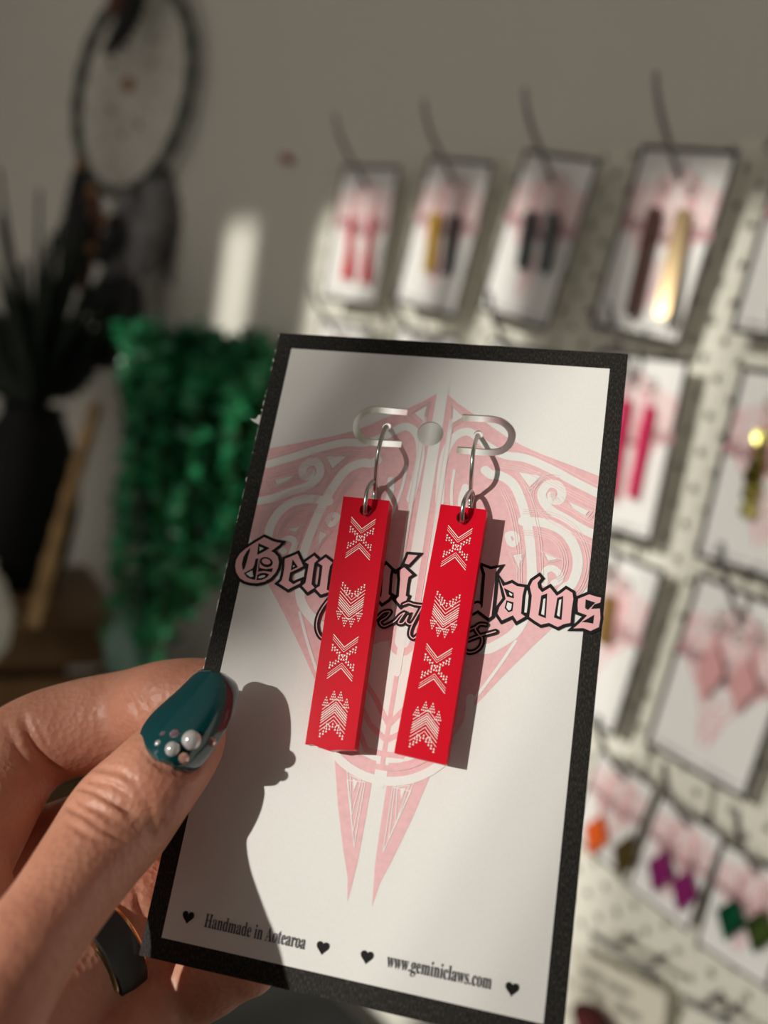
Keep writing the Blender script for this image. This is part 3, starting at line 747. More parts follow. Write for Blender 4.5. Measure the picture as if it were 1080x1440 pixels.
# creases and folds pressed into the surface
nv = len(hm2.vertices); co = np.empty(nv * 3); hm2.vertices.foreach_get('co', co); co = co.reshape(-1, 3)
nr = np.empty(nv * 3); hm2.vertex_normals.foreach_get('vector', nr); nr = nr.reshape(-1, 3)
cv = (co - CAM) @ W; pxy = cv[:, :2] / cv[:, 2:] * FPX + [540, 720]; zmm = cv[:, 2] * 1000
ncam = nr @ W; facing = np.clip(-(ncam * cv).sum(1) / np.linalg.norm(cv, axis=1), 0, 1)
def crease(pts, depth, w, zr, taper=True):
    P = spline(pts, 24); best = np.full(nv, 1e9); tt = np.zeros(nv)
    for i in range(len(P) - 1):
        a, b = P[i], P[i + 1]; d = b - a; t = np.clip(((pxy - a) @ d) / (d @ d), 0, 1)
        dist = np.linalg.norm(pxy - a - t[:, None] * d, axis=1); m_ = dist < best
        best[m_] = dist[m_]; tt[m_] = (i + t[m_]) / (len(P) - 1)
    k = np.exp(-(best / w) ** 2) * np.minimum(1, facing * 2.5) * (zmm > zr[0]) * (zmm < zr[1])
    if taper: k *= np.sin(np.pi * np.clip(tt, .02, .98)) ** .6
    return -k * depth / 1000
c5 = lambda *pts: [(x / 2.25, 880 + y / 2.25) for x, y in pts]
dsp = np.zeros(nv); ZT = (90, 149); ZI = (148, 185)
for pts, d_, w_ in ((c5((215, 500), (300, 530), (380, 575), (430, 600)), .75, 4.2), (c5((190, 560), (260, 600), (330, 645), (390, 680)), .75, 4.2), (c5((270, 490), (350, 500), (420, 545)), .45, 3.5), (c5((245, 560), (320, 585), (370, 620)), .45, 3.2),
                    (c5((200, 620), (280, 660), (350, 690)), .35, 3.5), (c5((300, 450), (380, 465), (440, 500)), .4, 4), (c5((440, 520), (480, 600), (470, 680)), .25, 5), (c5((455, 400), (520, 450), (600, 465), (660, 420)), .5, 4.5)):
    dsp += crease(pts, d_, w_, ZT)
for pts, d_, w_ in ((c5((240, 515), (320, 550), (400, 610)), -.55, 8), (c5((225, 590), (300, 625), (360, 660)), -.5, 7), (c5((265, 470), (340, 480), (410, 500)), -.3, 7)):
    dsp += crease(pts, d_, w_, ZT)
for pts, d_, w_ in ((c5((395, 195), (415, 240), (440, 300)), .7, 4.5), (c5((425, 185), (450, 230), (470, 270)), .4, 4), (c5((70, 280), (100, 360), (150, 430), (200, 470)), 1.3, 7), (c5((110, 290), (140, 360), (180, 420)), .4, 4), (c5((20, 310), (60, 400), (100, 470)), .5, 5)):
    dsp += crease(pts, d_, w_, ZI)
dsp += crease(c5((430, 800), (440, 880), (470, 950)), .5, 5, (140, 165))
co2 = co + nr * dsp[:, None]
hm2.vertices.foreach_set('co', co2.ravel()); hm2.polygons.foreach_set('use_smooth', [True] * len(hm2.polygons)); hm2.update()
hand = tag(ho, 'hand of a person pinching the black bordered card, thumb in front', 'hand')

# thumbnail
nm = bpy.data.materials.new('teal_gel'); nm.use_nodes = True
_b = nm.node_tree.nodes['Principled BSDF']; _b.inputs['Base Color'].default_value = (.002, .050, .058, 1); _b.inputs['Roughness'].default_value = .16; _b.inputs['Coat Weight'].default_value = .5; _b.inputs['Coat Roughness'].default_value = .06
_v = nm.node_tree.nodes.new('ShaderNodeTexVoronoi'); _v.inputs['Scale'].default_value = 2600
_tc = nm.node_tree.nodes.new('ShaderNodeTexCoord'); nm.node_tree.links.new(_tc.outputs['Object'], _v.inputs['Vector'])
_r = nm.node_tree.nodes.new('ShaderNodeValToRGB'); _r.color_ramp.elements[0].color = (.03, .28, .28, 1); _r.color_ramp.elements[1].color = (.002, .050, .058, 1); _r.color_ramp.elements[1].position = .16
nm.node_tree.links.new(_v.outputs['Distance'], _r.inputs[0]); nm.node_tree.links.new(_r.outputs[0], _b.inputs['Base Color'])
rows = [((230, 812), (430, 905)), ((135, 715), (520, 915)), ((122, 640), (600, 865)), ((150, 555), (680, 765)), ((220, 460), (755, 660)), ((320, 365), (820, 545)), ((425, 272), (868, 440)), ((515, 185), (898, 340)), ((572, 128), (910, 258)), ((622, 97), (885, 190)), ((690, 92), (800, 125))]
rr = spline([(*a, *b) for a, b in rows], 34); NV = []; NF = []; nt_ = 15
def nail_z(px, py, t):
    zc_ = zcard(px, py) * 1000
    s = np.clip((1075 - py) / 125, 0, 1)
    return (zc_ - (19.0 - 7.6 * s ** 1.2)) + (4.2 - 1.0 * s) * t * t
for a in rr:
    for k in range(nt_):
        t = -1 + 2 * k / (nt_ - 1); x = 180 + (a[0] + (a[2] - a[0]) * (t + 1) / 2) / 6; y = 930 + (a[1] + (a[3] - a[1]) * (t + 1) / 2) / 6
        NV.append(PZ(x, y, nail_z(x, y, t + .15) / 1000))
for i in range(len(rr) - 1):
    for k in range(nt_ - 1):
        NF.append((i * nt_ + k, (i + 1) * nt_ + k, (i + 1) * nt_ + k + 1, i * nt_ + k + 1))
nail_me = mesh_from('thumbnail', NV, NF, nm, smooth=True)
nail = link('thumbnail', nail_me, hand, label='teal glossy thumbnail set with pearls and stones')
so = nail.modifiers.new('thick', 'SOLIDIFY'); so.thickness = .0011; so.offset = 0
bv = nail.modifiers.new('round', 'BEVEL'); bv.width = .0004; bv.segments = 3; bv.limit_method = 'ANGLE'; bv.angle_limit = math.radians(50)
M_pearl = mat('pearl', (.62, .60, .60), .18, 0, Coat_Weight=.6, Sheen_Weight=.2)
M_pearl.node_tree.nodes['Principled BSDF'].inputs['Metallic'].default_value = .35
M_stone = mat('iridescent_stone', (.75, .42, .33), .08, .55, Coat_Weight=1.0, Thin_Film_Thickness=420.0, Thin_Film_IOR=1.6)
M_stone2 = mat('dark_stone', (.35, .24, .30), .08, .55, Coat_Weight=1.0, Thin_Film_Thickness=330.0, Thin_Film_IOR=1.6)
NR = Matrix([[W[i, 0], -W[i, 1], -W[i, 2]] for i in range(3)])
def on_nail(x, y):
    best = min(range(len(NV)), key=lambda i: 0 if False else ((lambda c: (c[0] / c[2] * FPX + 540 - (180 + x / 6)) ** 2 + (c[1] / c[2] * FPX + 720 - (930 + y / 6)) ** 2)(W.T @ (np.array(NV[i]) - CAM))))
    z = (W.T @ (np.array(NV[best]) - CAM))[2]
    return 180 + x / 6, 930 + y / 6, z
for x, y, r in ((535, 665, 84), (375, 740, 64), (258, 697, 34), (560, 845, 16)):
    a, b, z = on_nail(x, y); R_ = r / 6 * z / FPX
    MB().ball(PZ(a, b, z - R_ * .55), R_, 20, 14).build('pearl', M_pearl, nail, smooth=True)
def gem(x, y, r, m):
    a, b, z = on_nail(x, y); R_ = r / 6 * z / FPX; g = MB()
    g.lathe([(R_, 0), (R_, R_ * .25), (R_ * .55, R_ * .75), (.0001, R_ * .78)], 8)
    o = g.build('stone', m, nail); c = PZ(a, b, z - .0004)
    o.matrix_world = Matrix.Translation(c) @ (NR.to_4x4()) @ Matrix.Rotation(random.uniform(0, 6), 4, 'Z')
for x, y, r, m in ((302, 622, 36, M_stone2), (398, 618, 48, M_stone2), (470, 815, 50, M_stone), (600, 785, 32, M_stone), (705, 675, 42, M_stone)): gem(x, y, r, m)

# ring on the ring finger
Q = spline(RG, 200); C = np.array([ray(q[0], q[1]) * q[2] / 1000 for q in Q])
k = int(np.argmin(np.hypot(Q[:, 0] - 130, Q[:, 1] - 1345))); t = C[k + 2] - C[k - 2]; t /= np.linalg.norm(t)
f = C[k] / np.linalg.norm(C[k]); sd = np.cross(t, f); sd /= np.linalg.norm(sd); dp = np.cross(sd, t)
ra = Q[k, 3] * Q[k, 2] / 1000 / FPX + .0001; rb = Q[k, 4] / 1000 + .0001
M_band = mat('matte_black_metal', (.035, .035, .037), .38, .6); M_gold = mat('gold_liner', (.85, .58, .30), .22, 1.0)
rroot = bpy.data.objects.new('finger_ring', None); COL.objects.link(rroot); rroot.matrix_world = Matrix.Translation(w2(C[k])); rroot.empty_display_size = .01
tag(rroot, 'matte dark band ring with gold inner liner worn behind the card', 'ring')
def band(prof, m, name):
    vs = []; fs = []; n = 48; P_ = len(prof)
    for i in range(n):
        A = 2 * math.pi * i / n
        for (du, dr) in prof:
            p = C[k] + t * du + sd * (ra + dr) * math.cos(A) + dp * (rb + dr) * math.sin(A); vs.append(w2(p) - w2(C[k]))
    for i in range(n):
        j = (i + 1) % n
        for q in range(P_): fs.append((i * P_ + q, j * P_ + q, j * P_ + (q + 1) % P_, i * P_ + (q + 1) % P_))
    autosmooth(MB().add(vs, fs).build(name, m, rroot), 40)
band([(-.0030, .0002), (-.0027, .0009), (.0, .0011), (.0027, .0009), (.0030, .0002), (0, .0)], M_band, 'band')
band([(-.0036, -.0004), (-.0037, .0001), (-.0029, .00045), (.0029, .00045), (.0035, .0001), (.0034, -.0004)], M_gold, 'liner')

# ================================================================ CARDS, HOOKS AND EARRINGS ON THE PEGBOARD
NC = D - .022
def card_mw(X, Y, th, n=NC, sc=1.0, hole=HOLE_C, yaw=0.0):
    c, s = math.cos(math.radians(th)), math.sin(math.radians(th))
    R = Matrix(((c, s, 0, 0), (0, 0, -1, 0), (-s, c, 0, 0), (0, 0, 0, 1)))
    return Matrix.Translation((X, n, CAMZ - Y)) @ Matrix.Rotation(math.radians(yaw), 4, 'Z') @ R @ Matrix.Scale(sc, 4) @ Matrix.Translation((-hole.x, -hole.y, 0))
def hook(X, Y, lab):
    Z = CAMZ - Y; m = MB()
    P = spline([(X, D + .005, Z - .004), (X, D - .006, Z - .004), (X, NC + .004, Z - .002), (X + .0004, NC - .012, Z + .010), (X + .0006, .452, Z + .026), (X - .0006, .444, Z + .038), (X - .0015, .441, Z + .047)], 26)
    o = m.tube(P, .0018, 10).build('pegboard_hook', M_hook, smooth=True)
    bp = MB(); bp.box((X, D - .0012, Z - .008), (.003, .0012, .009)).build('hook_plate', M_hook, o)
    return tag(o, lab, 'hook', 'pegboard hooks')
SW, SH = .0435, .0655
def small_card():
    h = Vector((0, SH / 2 - .008, 0))
    me = card_mesh(SW, SH, [circ(h, .0022)])
    fm = card_front_material(-SW / 2 + .0018, SW / 2 - .0018, -SH / 2 + .0018, SH / 2 - .0018); fm.name = 'small_card_print'
    me.materials[1] = fm
    o = link('earring_card', me)
    k = SW / CW * .96
    for ch in card.children:
        if ch.name.split('.')[0] in ('emblem', 'lettering'):
            c = ch.copy(); COL.objects.link(c); c.parent = o
            c.matrix_local = Matrix.Translation((0, SH / 2 - .008 - HOLE_C.y * k, 0)) @ Matrix.Diagonal((k, k, 1, 1))
    return o, h
small0, SHOLE = small_card()
def wall_card(X, Y, th, lab, small=False, yaw=0.0, first=[True]):
    if small:
        o = small0 if first[0] else copy_tree(small0); first[0] = False
        o.matrix_world = card_mw(X, Y, th, hole=SHOLE, yaw=yaw)
    else:
        o = copy_tree(card); o.matrix_world = card_mw(X, Y, th, yaw=yaw)
    return tag(o, lab, 'card', 'earring cards on the pegboard')
cards = {}
for key, X, Y, th, yaw, what, sm_ in (
    ('c1', -.590, -.139, 2, 6, 'with two red tassel earrings, top row', False),
    ('c2', -.490, -.1385, 6.5, 3, 'with one gold and one black earring, top row', False),
    ('c3', -.3985, -.1365, 9, 0, 'with two short dark green earrings, top row', False),
    ('c4', -.3045, -.1345, 6.5, 0, 'with two long brown earrings, top row', False),
    ('c5', -.214, -.140, 4, 0, 'cut by the photo edge, top row', False),
    ('r1', -.592, -.0125, 1, 4, 'peeking out below the red tassels', False),
    ('r2', -.493, -.0125, 3, 2, 'peeking out below the gold and black earrings', False),
    ('r3', -.398, -.0105, 5, 0, 'peeking out below the dark green earrings', False),
    ('c6', -.3055, -.0135, 0, 0, 'with long magenta earrings, second row', False),
    ('c7', -.209, -.0125, 1.5, 0, 'with gold sequin earrings, second row', False),
    ('c8', -.2945, .108, 5, 0, 'with bronze earrings, third row', False),
    ('c9', -.2085, .1085, 5, 0, 'with pale pink kite earrings and beads, third row', False),
    ('c10', -.2575, .2250, 8, 0, 'with orange and brown kites, small, bottom row', True),
    ('c11', -.2120, .2335, 7, 0, 'with two purple kites, small, bottom row', True),
    ('c12', -.1690, .2395, 1.5, 0, 'with two green kites, small, bottom row', True)):
    cards[key] = wall_card(X, Y, th, 'white card on pegboard ' + what, sm_, yaw)
    hook(X, Y, 'steel hook holding the card ' + what)

def loc(o, px, py, h):                            # photo pixel -> the card's own coordinates
    Mi = o.matrix_world.inverted(); a = Mi @ Vector(CAM); d = (Mi.to_3x3() @ Vector(W @ ray(px, py)))
    p = a + d * ((h - a.z) / d.z); return p
def outline(kind, L, w):
    if kind == 'bar': return [(-w / 2, 0), (-w / 2, -L), (w / 2, -L), (w / 2, 0)]
    if kind == 'taper': return [(-w * .12, 0), (-w * .2, -L * .5), (-w / 2, -L), (w / 2, -L), (w * .2, -L * .5), (w * .12, 0)]
    if kind == 'round':
        return [(-w / 2, -.001)] + [(-w / 2 * math.cos(t), -L + w / 2 - w / 2 * math.sin(t)) for t in np.linspace(0, math.pi, 9)] + [(w / 2, -.001), (w * .3, 0), (-w * .3, 0)]
    if kind == 'kite': return [(0, 0), (-w / 2, -L * .45), (0, -L), (w / 2, -L * .45)]
def wall_earring(key, top, bot, w, kind, m, lab, roll=0, tilt=0, th=.0022, name='earring'):
    o = cards[key]; a = loc(o, *top, .004); b = loc(o, *bot, .004); d = b - a; L = math.hypot(d.x, d.y); ang = math.atan2(d.x, -d.y)
    r = bpy.data.objects.new(name, None); COL.objects.link(r); r.empty_display_size = .01
    r.matrix_world = o.matrix_world @ Matrix.Translation(a) @ Matrix.Rotation(ang, 4, 'Z') @ Matrix.Rotation(math.radians(roll), 4, 'Y') @ Matrix.Rotation(math.radians(tilt), 4, 'X')
    tag(r, lab, 'earring', 'earrings on the pegboard cards')
    if kind == 'sequins':
        n = 11
        for k in range(n):
            q = MB(); y = -L * (k + .5) / n
            q.lathe([(.0001, 0), (w * .5, .0), (w * .5, .0006), (.0001, .0007)], 12)
            s_ = q.build('sequin', m, r); s_.matrix_local = Matrix.Translation((random.uniform(-.0012, .0012), y, random.uniform(0, .002))) @ Matrix.Rotation(random.uniform(-.6, .6), 4, 'X') @ Matrix.Rotation(random.uniform(-.6, .6), 4, 'Y')
    else:
        pts = outline(kind, L, w); n = len(pts)
        V = [(x, y, 0) for x, y in pts] + [(x, y, th) for x, y in pts]
        F = [tuple(range(n))[::-1], tuple(range(n, 2 * n))] + [(i, (i + 1) % n, n + (i + 1) % n, n + i) for i in range(n)]
        me = mesh_from('pendant', V, F, m); bm = bmesh.new(); bm.from_mesh(me); bmesh.ops.recalc_face_normals(bm, faces=bm.faces); bm.to_mesh(me); bm.free()
        link('pendant', me, r)
    MB().tube([Vector(q) for q in spline([(0, -.0008, .0026), (.0004, .003, .0030), (.0006, .009, .0042), (0, .0125, .0020), (-.0006, .011, -.0035)], 14)], .00045, 6).build('ear_wire', M_wire, r, smooth=True)
    return r
def acr(n, c, rough=.2, metal=0, **k): return mat(n, c, rough, metal, **k)
M_tas = acr('red_tassel', (.70, .01, .03), .6); M_gl = acr('gold_glitter', (.70, .42, .03), .35, .4, var=.4, vscale=900, bump=.6, bscale=1500); M_blk = acr('black_acrylic', (.012, .010, .010), .2)
M_dg = acr('dark_green_acrylic', (.004, .016, .014), .2); M_br = acr('brown_mirror_acrylic', (.05, .016, .010), .2, .0, Coat_Weight=.3); M_bm = acr('brown_acrylic_glint', (.34, .25, .14), .13, 1.0)  # last one: lit copy of the brown acrylic, sun flash put into its colour
M_mag = acr('magenta_acrylic', (.60, .004, .09), .25); M_seq = acr('gold_sequin', (.62, .56, .18), .14, 1.0); M_bz = acr('bronze_resin', (.38, .22, .06), .3, .5)
M_pk = acr('pale_pink_resin', (.70, .36, .36), .35); M_or = acr('orange_glitter', (.85, .12, .015), .35, var=.35, vscale=500); M_ol = acr('dark_brown_resin', (.07, .045, .012), .3)
M_pu = acr('purple_acrylic', (.20, .012, .11), .3); M_gr = acr('green_foil', (.003, .075, .03), .2, .35, var=.7, vscale=300); M_ggo = acr('green_gold_foil', (.06, .10, .02), .2, .5, var=.8, vscale=260)
wall_earring('c1', (497, 303), (487, 392), .009, 'taper', M_tas, 'red tassel earring in sunlight, farther from the gold one')
wall_earring('c1', (524, 303), (514, 398), .009, 'taper', M_tas, 'red tassel earring in shade, nearer the gold one')
wall_earring('c2', (614, 300), (603, 382), .0082, 'bar', M_gl, 'gold glitter bar earring on top row card')
wall_earring('c2', (640, 303), (628, 386), .0082, 'bar', M_blk, 'black bar earring beside the gold glitter one')
wall_earring('c3', (749, 297), (734, 380), .0085, 'round', M_dg, 'short dark green earring nearer the black bar one')
wall_earring('c3', (779, 299), (766, 385), .0085, 'round', M_dg, 'short dark green earring nearer the long brown pair')
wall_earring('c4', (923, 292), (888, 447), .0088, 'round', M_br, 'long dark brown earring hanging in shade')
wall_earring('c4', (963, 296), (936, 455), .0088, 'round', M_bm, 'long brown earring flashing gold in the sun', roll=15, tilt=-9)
wall_earring('c6', (882, 562), (860, 700), .0062, 'bar', M_mag, 'long magenta earring mostly behind the held card')
wall_earring('c6', (915, 572), (890, 700), .0062, 'bar', M_mag, 'long magenta earring in full view by the held card edge')
wall_earring('c7', (1074, 610), (1050, 722), .0095, 'sequins', M_seq, 'gold sequin drop earring at the photo edge')
wall_earring('c8', (858, 838), (848, 905), .0080, 'bar', M_bz, 'bronze earring peeking out beside the letter s')
wall_earring('c9', (1010, 905), (990, 985), .0165, 'kite', M_pk, 'pale pink kite earring nearer the held card')
wall_earring('c9', (1056, 925), (1036, 1003), .0165, 'kite', M_pk, 'pale pink kite earring nearer the photo edge')
wall_earring('c10', (847, 1145), (830, 1203), .0165, 'kite', M_or, 'orange glitter kite earring by the held card edge')
wall_earring('c10', (890, 1172), (870, 1235), .0165, 'kite', M_ol, 'dark brown kite earring beside the purple pair')
wall_earring('c11', (938, 1194), (921, 1255), .0165, 'kite', M_pu, 'purple kite earring nearer the orange one')
wall_earring('c11', (971, 1222), (955, 1282), .0165, 'kite', M_pu, 'purple kite earring nearer the green pair')
wall_earring('c12', (1036, 1262), (1021, 1322), .0170, 'kite', M_gr, 'green foil kite earring nearer the purple pair')
wall_earring('c12', (1076, 1278), (1062, 1340), .0170, 'kite', M_ggo, 'green kite earring with gold flecks at the photo edge')
M_bead = mat('clear_bead', (.85, .75, .72), .08, .3, Coat_Weight=1)
for key, pts in (('c9', ((1005, 880), (1030, 886), (1037, 896), (1068, 900))), ('c4', ((932, 262), (972, 264)))):
    for k, (x, y) in enumerate(pts):
        o = cards[key]; p = o.matrix_world @ loc(o, x, y, .0035)
        b_ = MB().tube([p + Vector((.0032 * math.cos(t), -.0005 * math.sin(t * 3), .0032 * math.sin(t))) for t in np.linspace(0, 2 * math.pi, 17)[:-1]], .0007, 6, closed=True).build('bead_ring', M_bead, cards[key], smooth=True)
        b_.matrix_parent_inverse = Matrix.Identity(4); b_.matrix_local = cards[key].matrix_world.inverted()

# empty hooks and the cream price sign on the lower pegboard
M_clip = mat('grey_metal_clip', (.16, .16, .155), .45, .5); M_sign = mat('cream_sign_card', (.74, .70, .58), .6); M_ink = mat('sign_ink', (.16, .14, .12), .7)
def bar_hook(px0, px1, lab):
    a = WALL(*px0, D - .03); b = WALL(*px1, D - .03); c = (a + b) / 2; m = MB()
    o = m.tube([a, b], .0021, 10).build('display_bar', M_clip, smooth=False); autosmooth(o, 40)
    for t in (.28, .72):
        p = a.lerp(b, t); MB().tube([p, p + Vector((0, .012, -.004)), Vector((p.x, D + .003, p.z - .004))], .0016, 8).build('prong', M_clip, o)
    return tag(o, lab, 'bar hook', 'short bar hooks')
bar_hook((832, 1312), (932, 1378), 'short grey bar hook above the cream sign')
bar_hook((962, 1404), (1030, 1440), 'short grey bar hook with nothing on it')
a = WALL(818, 1345, D - .02); b = WALL(924, 1400, D - .02); wv = b - a; wv.y = 0; L_ = wv.length; wv.normalize(); uv = Vector((-wv.z, 0, wv.x))
sg = MB(); cS = a + wv * L_ / 2 - uv * .022; RS = Matrix((wv, Vector((0, 1, 0)), uv)).transposed()
so_ = sg.box(cS, (L_ / 2 + .006, .0006, .026), RS).build('price_sign', M_sign); tag(so_, 'cream sign with two grey lines of lettering on the lower pegboard', 'sign')
ink = MB()
for line_, (n0, n1) in enumerate(((0, 14), (0, 16))):
    for k in range(n1):
        if (line_ == 0 and k in (6,)) or (line_ == 1 and k in (7, 8)): continue
        ink.box(cS + wv * (-L_ * .46 + k * .0026 + line_ * .002) + uv * (.014 - line_ * .011) + Vector((0, -.0007, 0)), (.0009, .00005, random.choice((.0026, .0026, .0038))), RS)
ink.build('lettering', M_ink, so_)
# dark red pouch lying under the board
M_pouch = mat('dark_red_cloth', (.10, .006, .010), .8, bump=.3, bscale=400)
pc = WALL(812, 1508, D - .04); pb = MB().ball(pc, .024, 20, 12, (1.2, .7, .8)).build('red_pouch', M_pouch, smooth=True)
ne = MB().tube([pc + Vector((0, 0, .020)), pc + Vector((0, 0, .030)), pc + Vector((.002, 0, .038))], [.010, .006, .013], 14).build('drawn_neck', M_pouch, pb, smooth=True)
tag(pb, 'dark red cloth pouch below the cream sign', 'pouch')

# ================================================================ DREAMCATCHER
M_wrap = mat('grey_green_wrap', (.075, .085, .072), .8, bump=.6, bscale=500, var=.3, vscale=120); M_thread = mat('pale_thread', (.32, .28, .22), .8); M_amber = mat('amber_bead', (.30, .09, .01), .3)
M_fb = mat('black_feather', (.010, .010, .012), .7); M_fg = mat('grey_feather', (.20, .19, .20), .75, var=.3, vscale=60); M_fr = mat('rust_feather', (.11, .035, .02), .75); M_tan = mat('tan_bead', (.40, .19, .09), .6)
NB = WY - .03
rc = WALL(183, 128, NB); zr = (W.T @ (np.array(rc) - CAM))[2]
RR = 139 / FPX * zr
hv = Vector((math.cos(math.radians(7)), math.sin(math.radians(7)), 0)); vvv = Vector((0.02, 0, 1))
dc = bpy.data.objects.new('dreamcatcher', None); COL.objects.link(dc); dc.matrix_world = Matrix.Translation(rc); dc.empty_display_size = .02
tag(dc, 'dreamcatcher with dark wrapped hoop, amber centre bead and hanging feathers', 'dreamcatcher')
def rp(A, r=1.0): return hv * (RR * r * math.cos(A)) + vvv * (RR * r * math.sin(A))
m = MB()
m.tube([rp(2 * math.pi * k / 60) for k in range(60)], [.0068 + .0012 * math.sin(k * 2.1) for k in range(60)], 10, closed=True).build('hoop', M_wrap, dc, smooth=True)
web = MB()
N_ = 12
for lv, (r0, r1) in enumerate(((1.0, .72), (.72, .47), (.47, .22))):
    for k in range(N_):
        A0 = 2 * math.pi * (k + lv * .5) / N_; A1 = A0 + math.pi / N_; A2 = A0 + 2 * math.pi / N_
        web.tube([rp(A0, r0), rp(A1, r1), rp(A2, r0)], .0005, 5)
web.build('web', M_thread, dc)
MB().ball(rp(2.2, .08), .0095, 14, 10, (1, .7, 1)).build('centre_bead', M_amber, dc, smooth=True)
for A, r in ((1.9, .45), (.6, .42), (1.1, .55), (3.6, .36), (4.6, .42), (5.3, .40), (2.5, .5)):
    MB().ball(rp(A, r), .0042, 10, 8).build('web_bead', M_tan if A > 3 else M_thread, dc, smooth=True)
def feather(pts, w, m, parent, name='feather', n=26):
    # pts: (px, py, distance) with the parent's origin removed; a thin curved vane either side of a quill
    P = [PZ(*p) - Vector(parent.matrix_world.translation) for p in pts]; Q = spline([tuple(p) for p in P], n); mb = MB()
    V = []; F = []
    fw = Vector(W @ np.array([0, 0, 1.0]))
    for i, q in enumerate(Q):
        t = Vector(Q[min(i + 1, n - 1)] - Q[max(i - 1, 0)]).normalized(); s_ = t.cross(fw).normalized(); u = i / (n - 1)
        ww = w * (math.sin(math.pi * min(1, u * .92 + .06)) ** .55) * (1 + .18 * math.sin(i * 2.3))
        q = Vector(q)
        V += [q - s_ * ww + fw * ww * .35, q - fw * .0009, q + s_ * ww + fw * ww * .3, q + fw * .0009]
    for i in range(n - 1):
        for k in range(4): F.append((i * 4 + k, i * 4 + (k + 1) % 4, i * 4 + 4 + (k + 1) % 4, i * 4 + 4 + k))
    F += [(0, 1, 2, 3), tuple((n - 1) * 4 + k for k in (3, 2, 1, 0))]
    mb.add(V, F); f = mb.build(name, m, parent, smooth=True)
    MB().tube([Vector(q) for q in Q[::3]], .0009, 6).build('quill', M_thread if m is not M_fb else M_fb, f)
    return f
z0 = zr - .02
for pts, w, m in (([(112, 235, z0), (108, 290, z0), (98, 345, z0 - .02), (93, 405, z0 - .02)], .017, M_fb),
                  ([(130, 260, z0), (128, 310, z0), (118, 360, z0), (115, 415, z0)], .014, M_fr),
                  ([(175, 265, z0), (180, 310, z0 - .01), (165, 350, z0 - .02), (155, 395, z0 - .02)], .022, M_fg),
                  ([(222, 235, z0), (215, 290, z0 - .02), (200, 330, z0 - .03), (186, 398, z0 - .03)], .030, M_fg),
                  ([(222, 235, z0 + .01), (228, 280, z0), (237, 315, z0), (240, 335, z0)], .014, M_fb),
                  ([(226, 240, z0 + .01), (234, 320, z0), (236, 360, z0), (243, 400, z0)], .014, M_fg),
                  ([(160, 300, z0 - .02), (158, 330, z0 - .03), (148, 350, z0 - .03), (140, 372, z0 - .03)], .014, M_fb),
                  ([(180, 385, z0 - .03), (170, 420, z0 - .04), (160, 470, z0 - .05), (148, 520, z0 - .05)], .026, M_fb),
                  ([(150, 390, z0 - .03), (140, 410, z0 - .04), (122, 425, z0 - .04), (105, 438, z0 - .04)], .016, M_fb),
                  ([(145, 470, z0 - .05), (125, 490, z0 - .05), (100, 530, z0 - .06), (75, 560, z0 - .06)], .020, M_fb),
                  ([(192, 395, z0 - .02), (186, 440, z0 - .02), (178, 490, z0 - .02), (170, 560, z0 - .02)], .012, M_fr),
                  ([(196, -45, z0), (188, 0, z0), (170, 40, z0 - .01), (148, 78, z0 - .01)], .014, M_fb),
                  ([(160, -40, z0), (165, -12, z0), (162, 8, z0), (158, 22, z0)], .012, M_fr)):
    feather(pts, w, m, dc)
for x, y in ((112, 232), (130, 268), (150, 310), (222, 236), (130, 350)):
    MB().ball(PZ(x, y, z0 - .01) - rc, .0058, 10, 8).build('feather_bead', M_tan, dc, smooth=True)
cord = MB(); cord.tube([rp(math.pi / 2), rp(math.pi / 2) + Vector((0, .01, .05)), rp(math.pi / 2) + Vector((0, .025, .11))], .001, 6).build('hanging_cord', M_thread, dc)

# red push pin in the bare wall
pp = WALL(405, 224, WY - .005)
pn = MB().tube([pp + Vector((0, .006, 0)), pp + Vector((0, -.002, 0)), pp + Vector((0, -.006, 0))], [.0035, .0032, .005], 12).build('push_pin', mat('pin_plastic', (.45, .12, .10), .4)); tag(pn, 'small red push pin stuck in the bare grey wall', 'pin')

# ================================================================ PLANTS AND FURNITURE ON THE FAR SIDE
M_leaf = mat('green_leaf', (.016, .20, .075), .32, var=.65, vscale=22); M_leafd = mat('dark_palm_leaf', (.004, .014, .006), .7, var=.4, vscale=14); M_stem = mat('plant_stem', (.05, .09, .02), .7)
M_blkc = mat('black_ceramic', (.004, .004, .005), .6, Specular_IOR_Level=.25); M_wood = mat('brown_wood', (.20, .105, .045), .6, bump=.3, bscale=90, var=.35, vscale=18); M_mint = mat('mint_glaze', (.22, .36, .29), .25); M_dark = mat('dark_table_top', (.012, .014, .014), .6)
M_cane = mat('varnished_cane', (.52, .32, .15), .3, .15, var=.3, vscale=30); M_whc = mat('white_ceramic', (.55, .54, .50), .4)
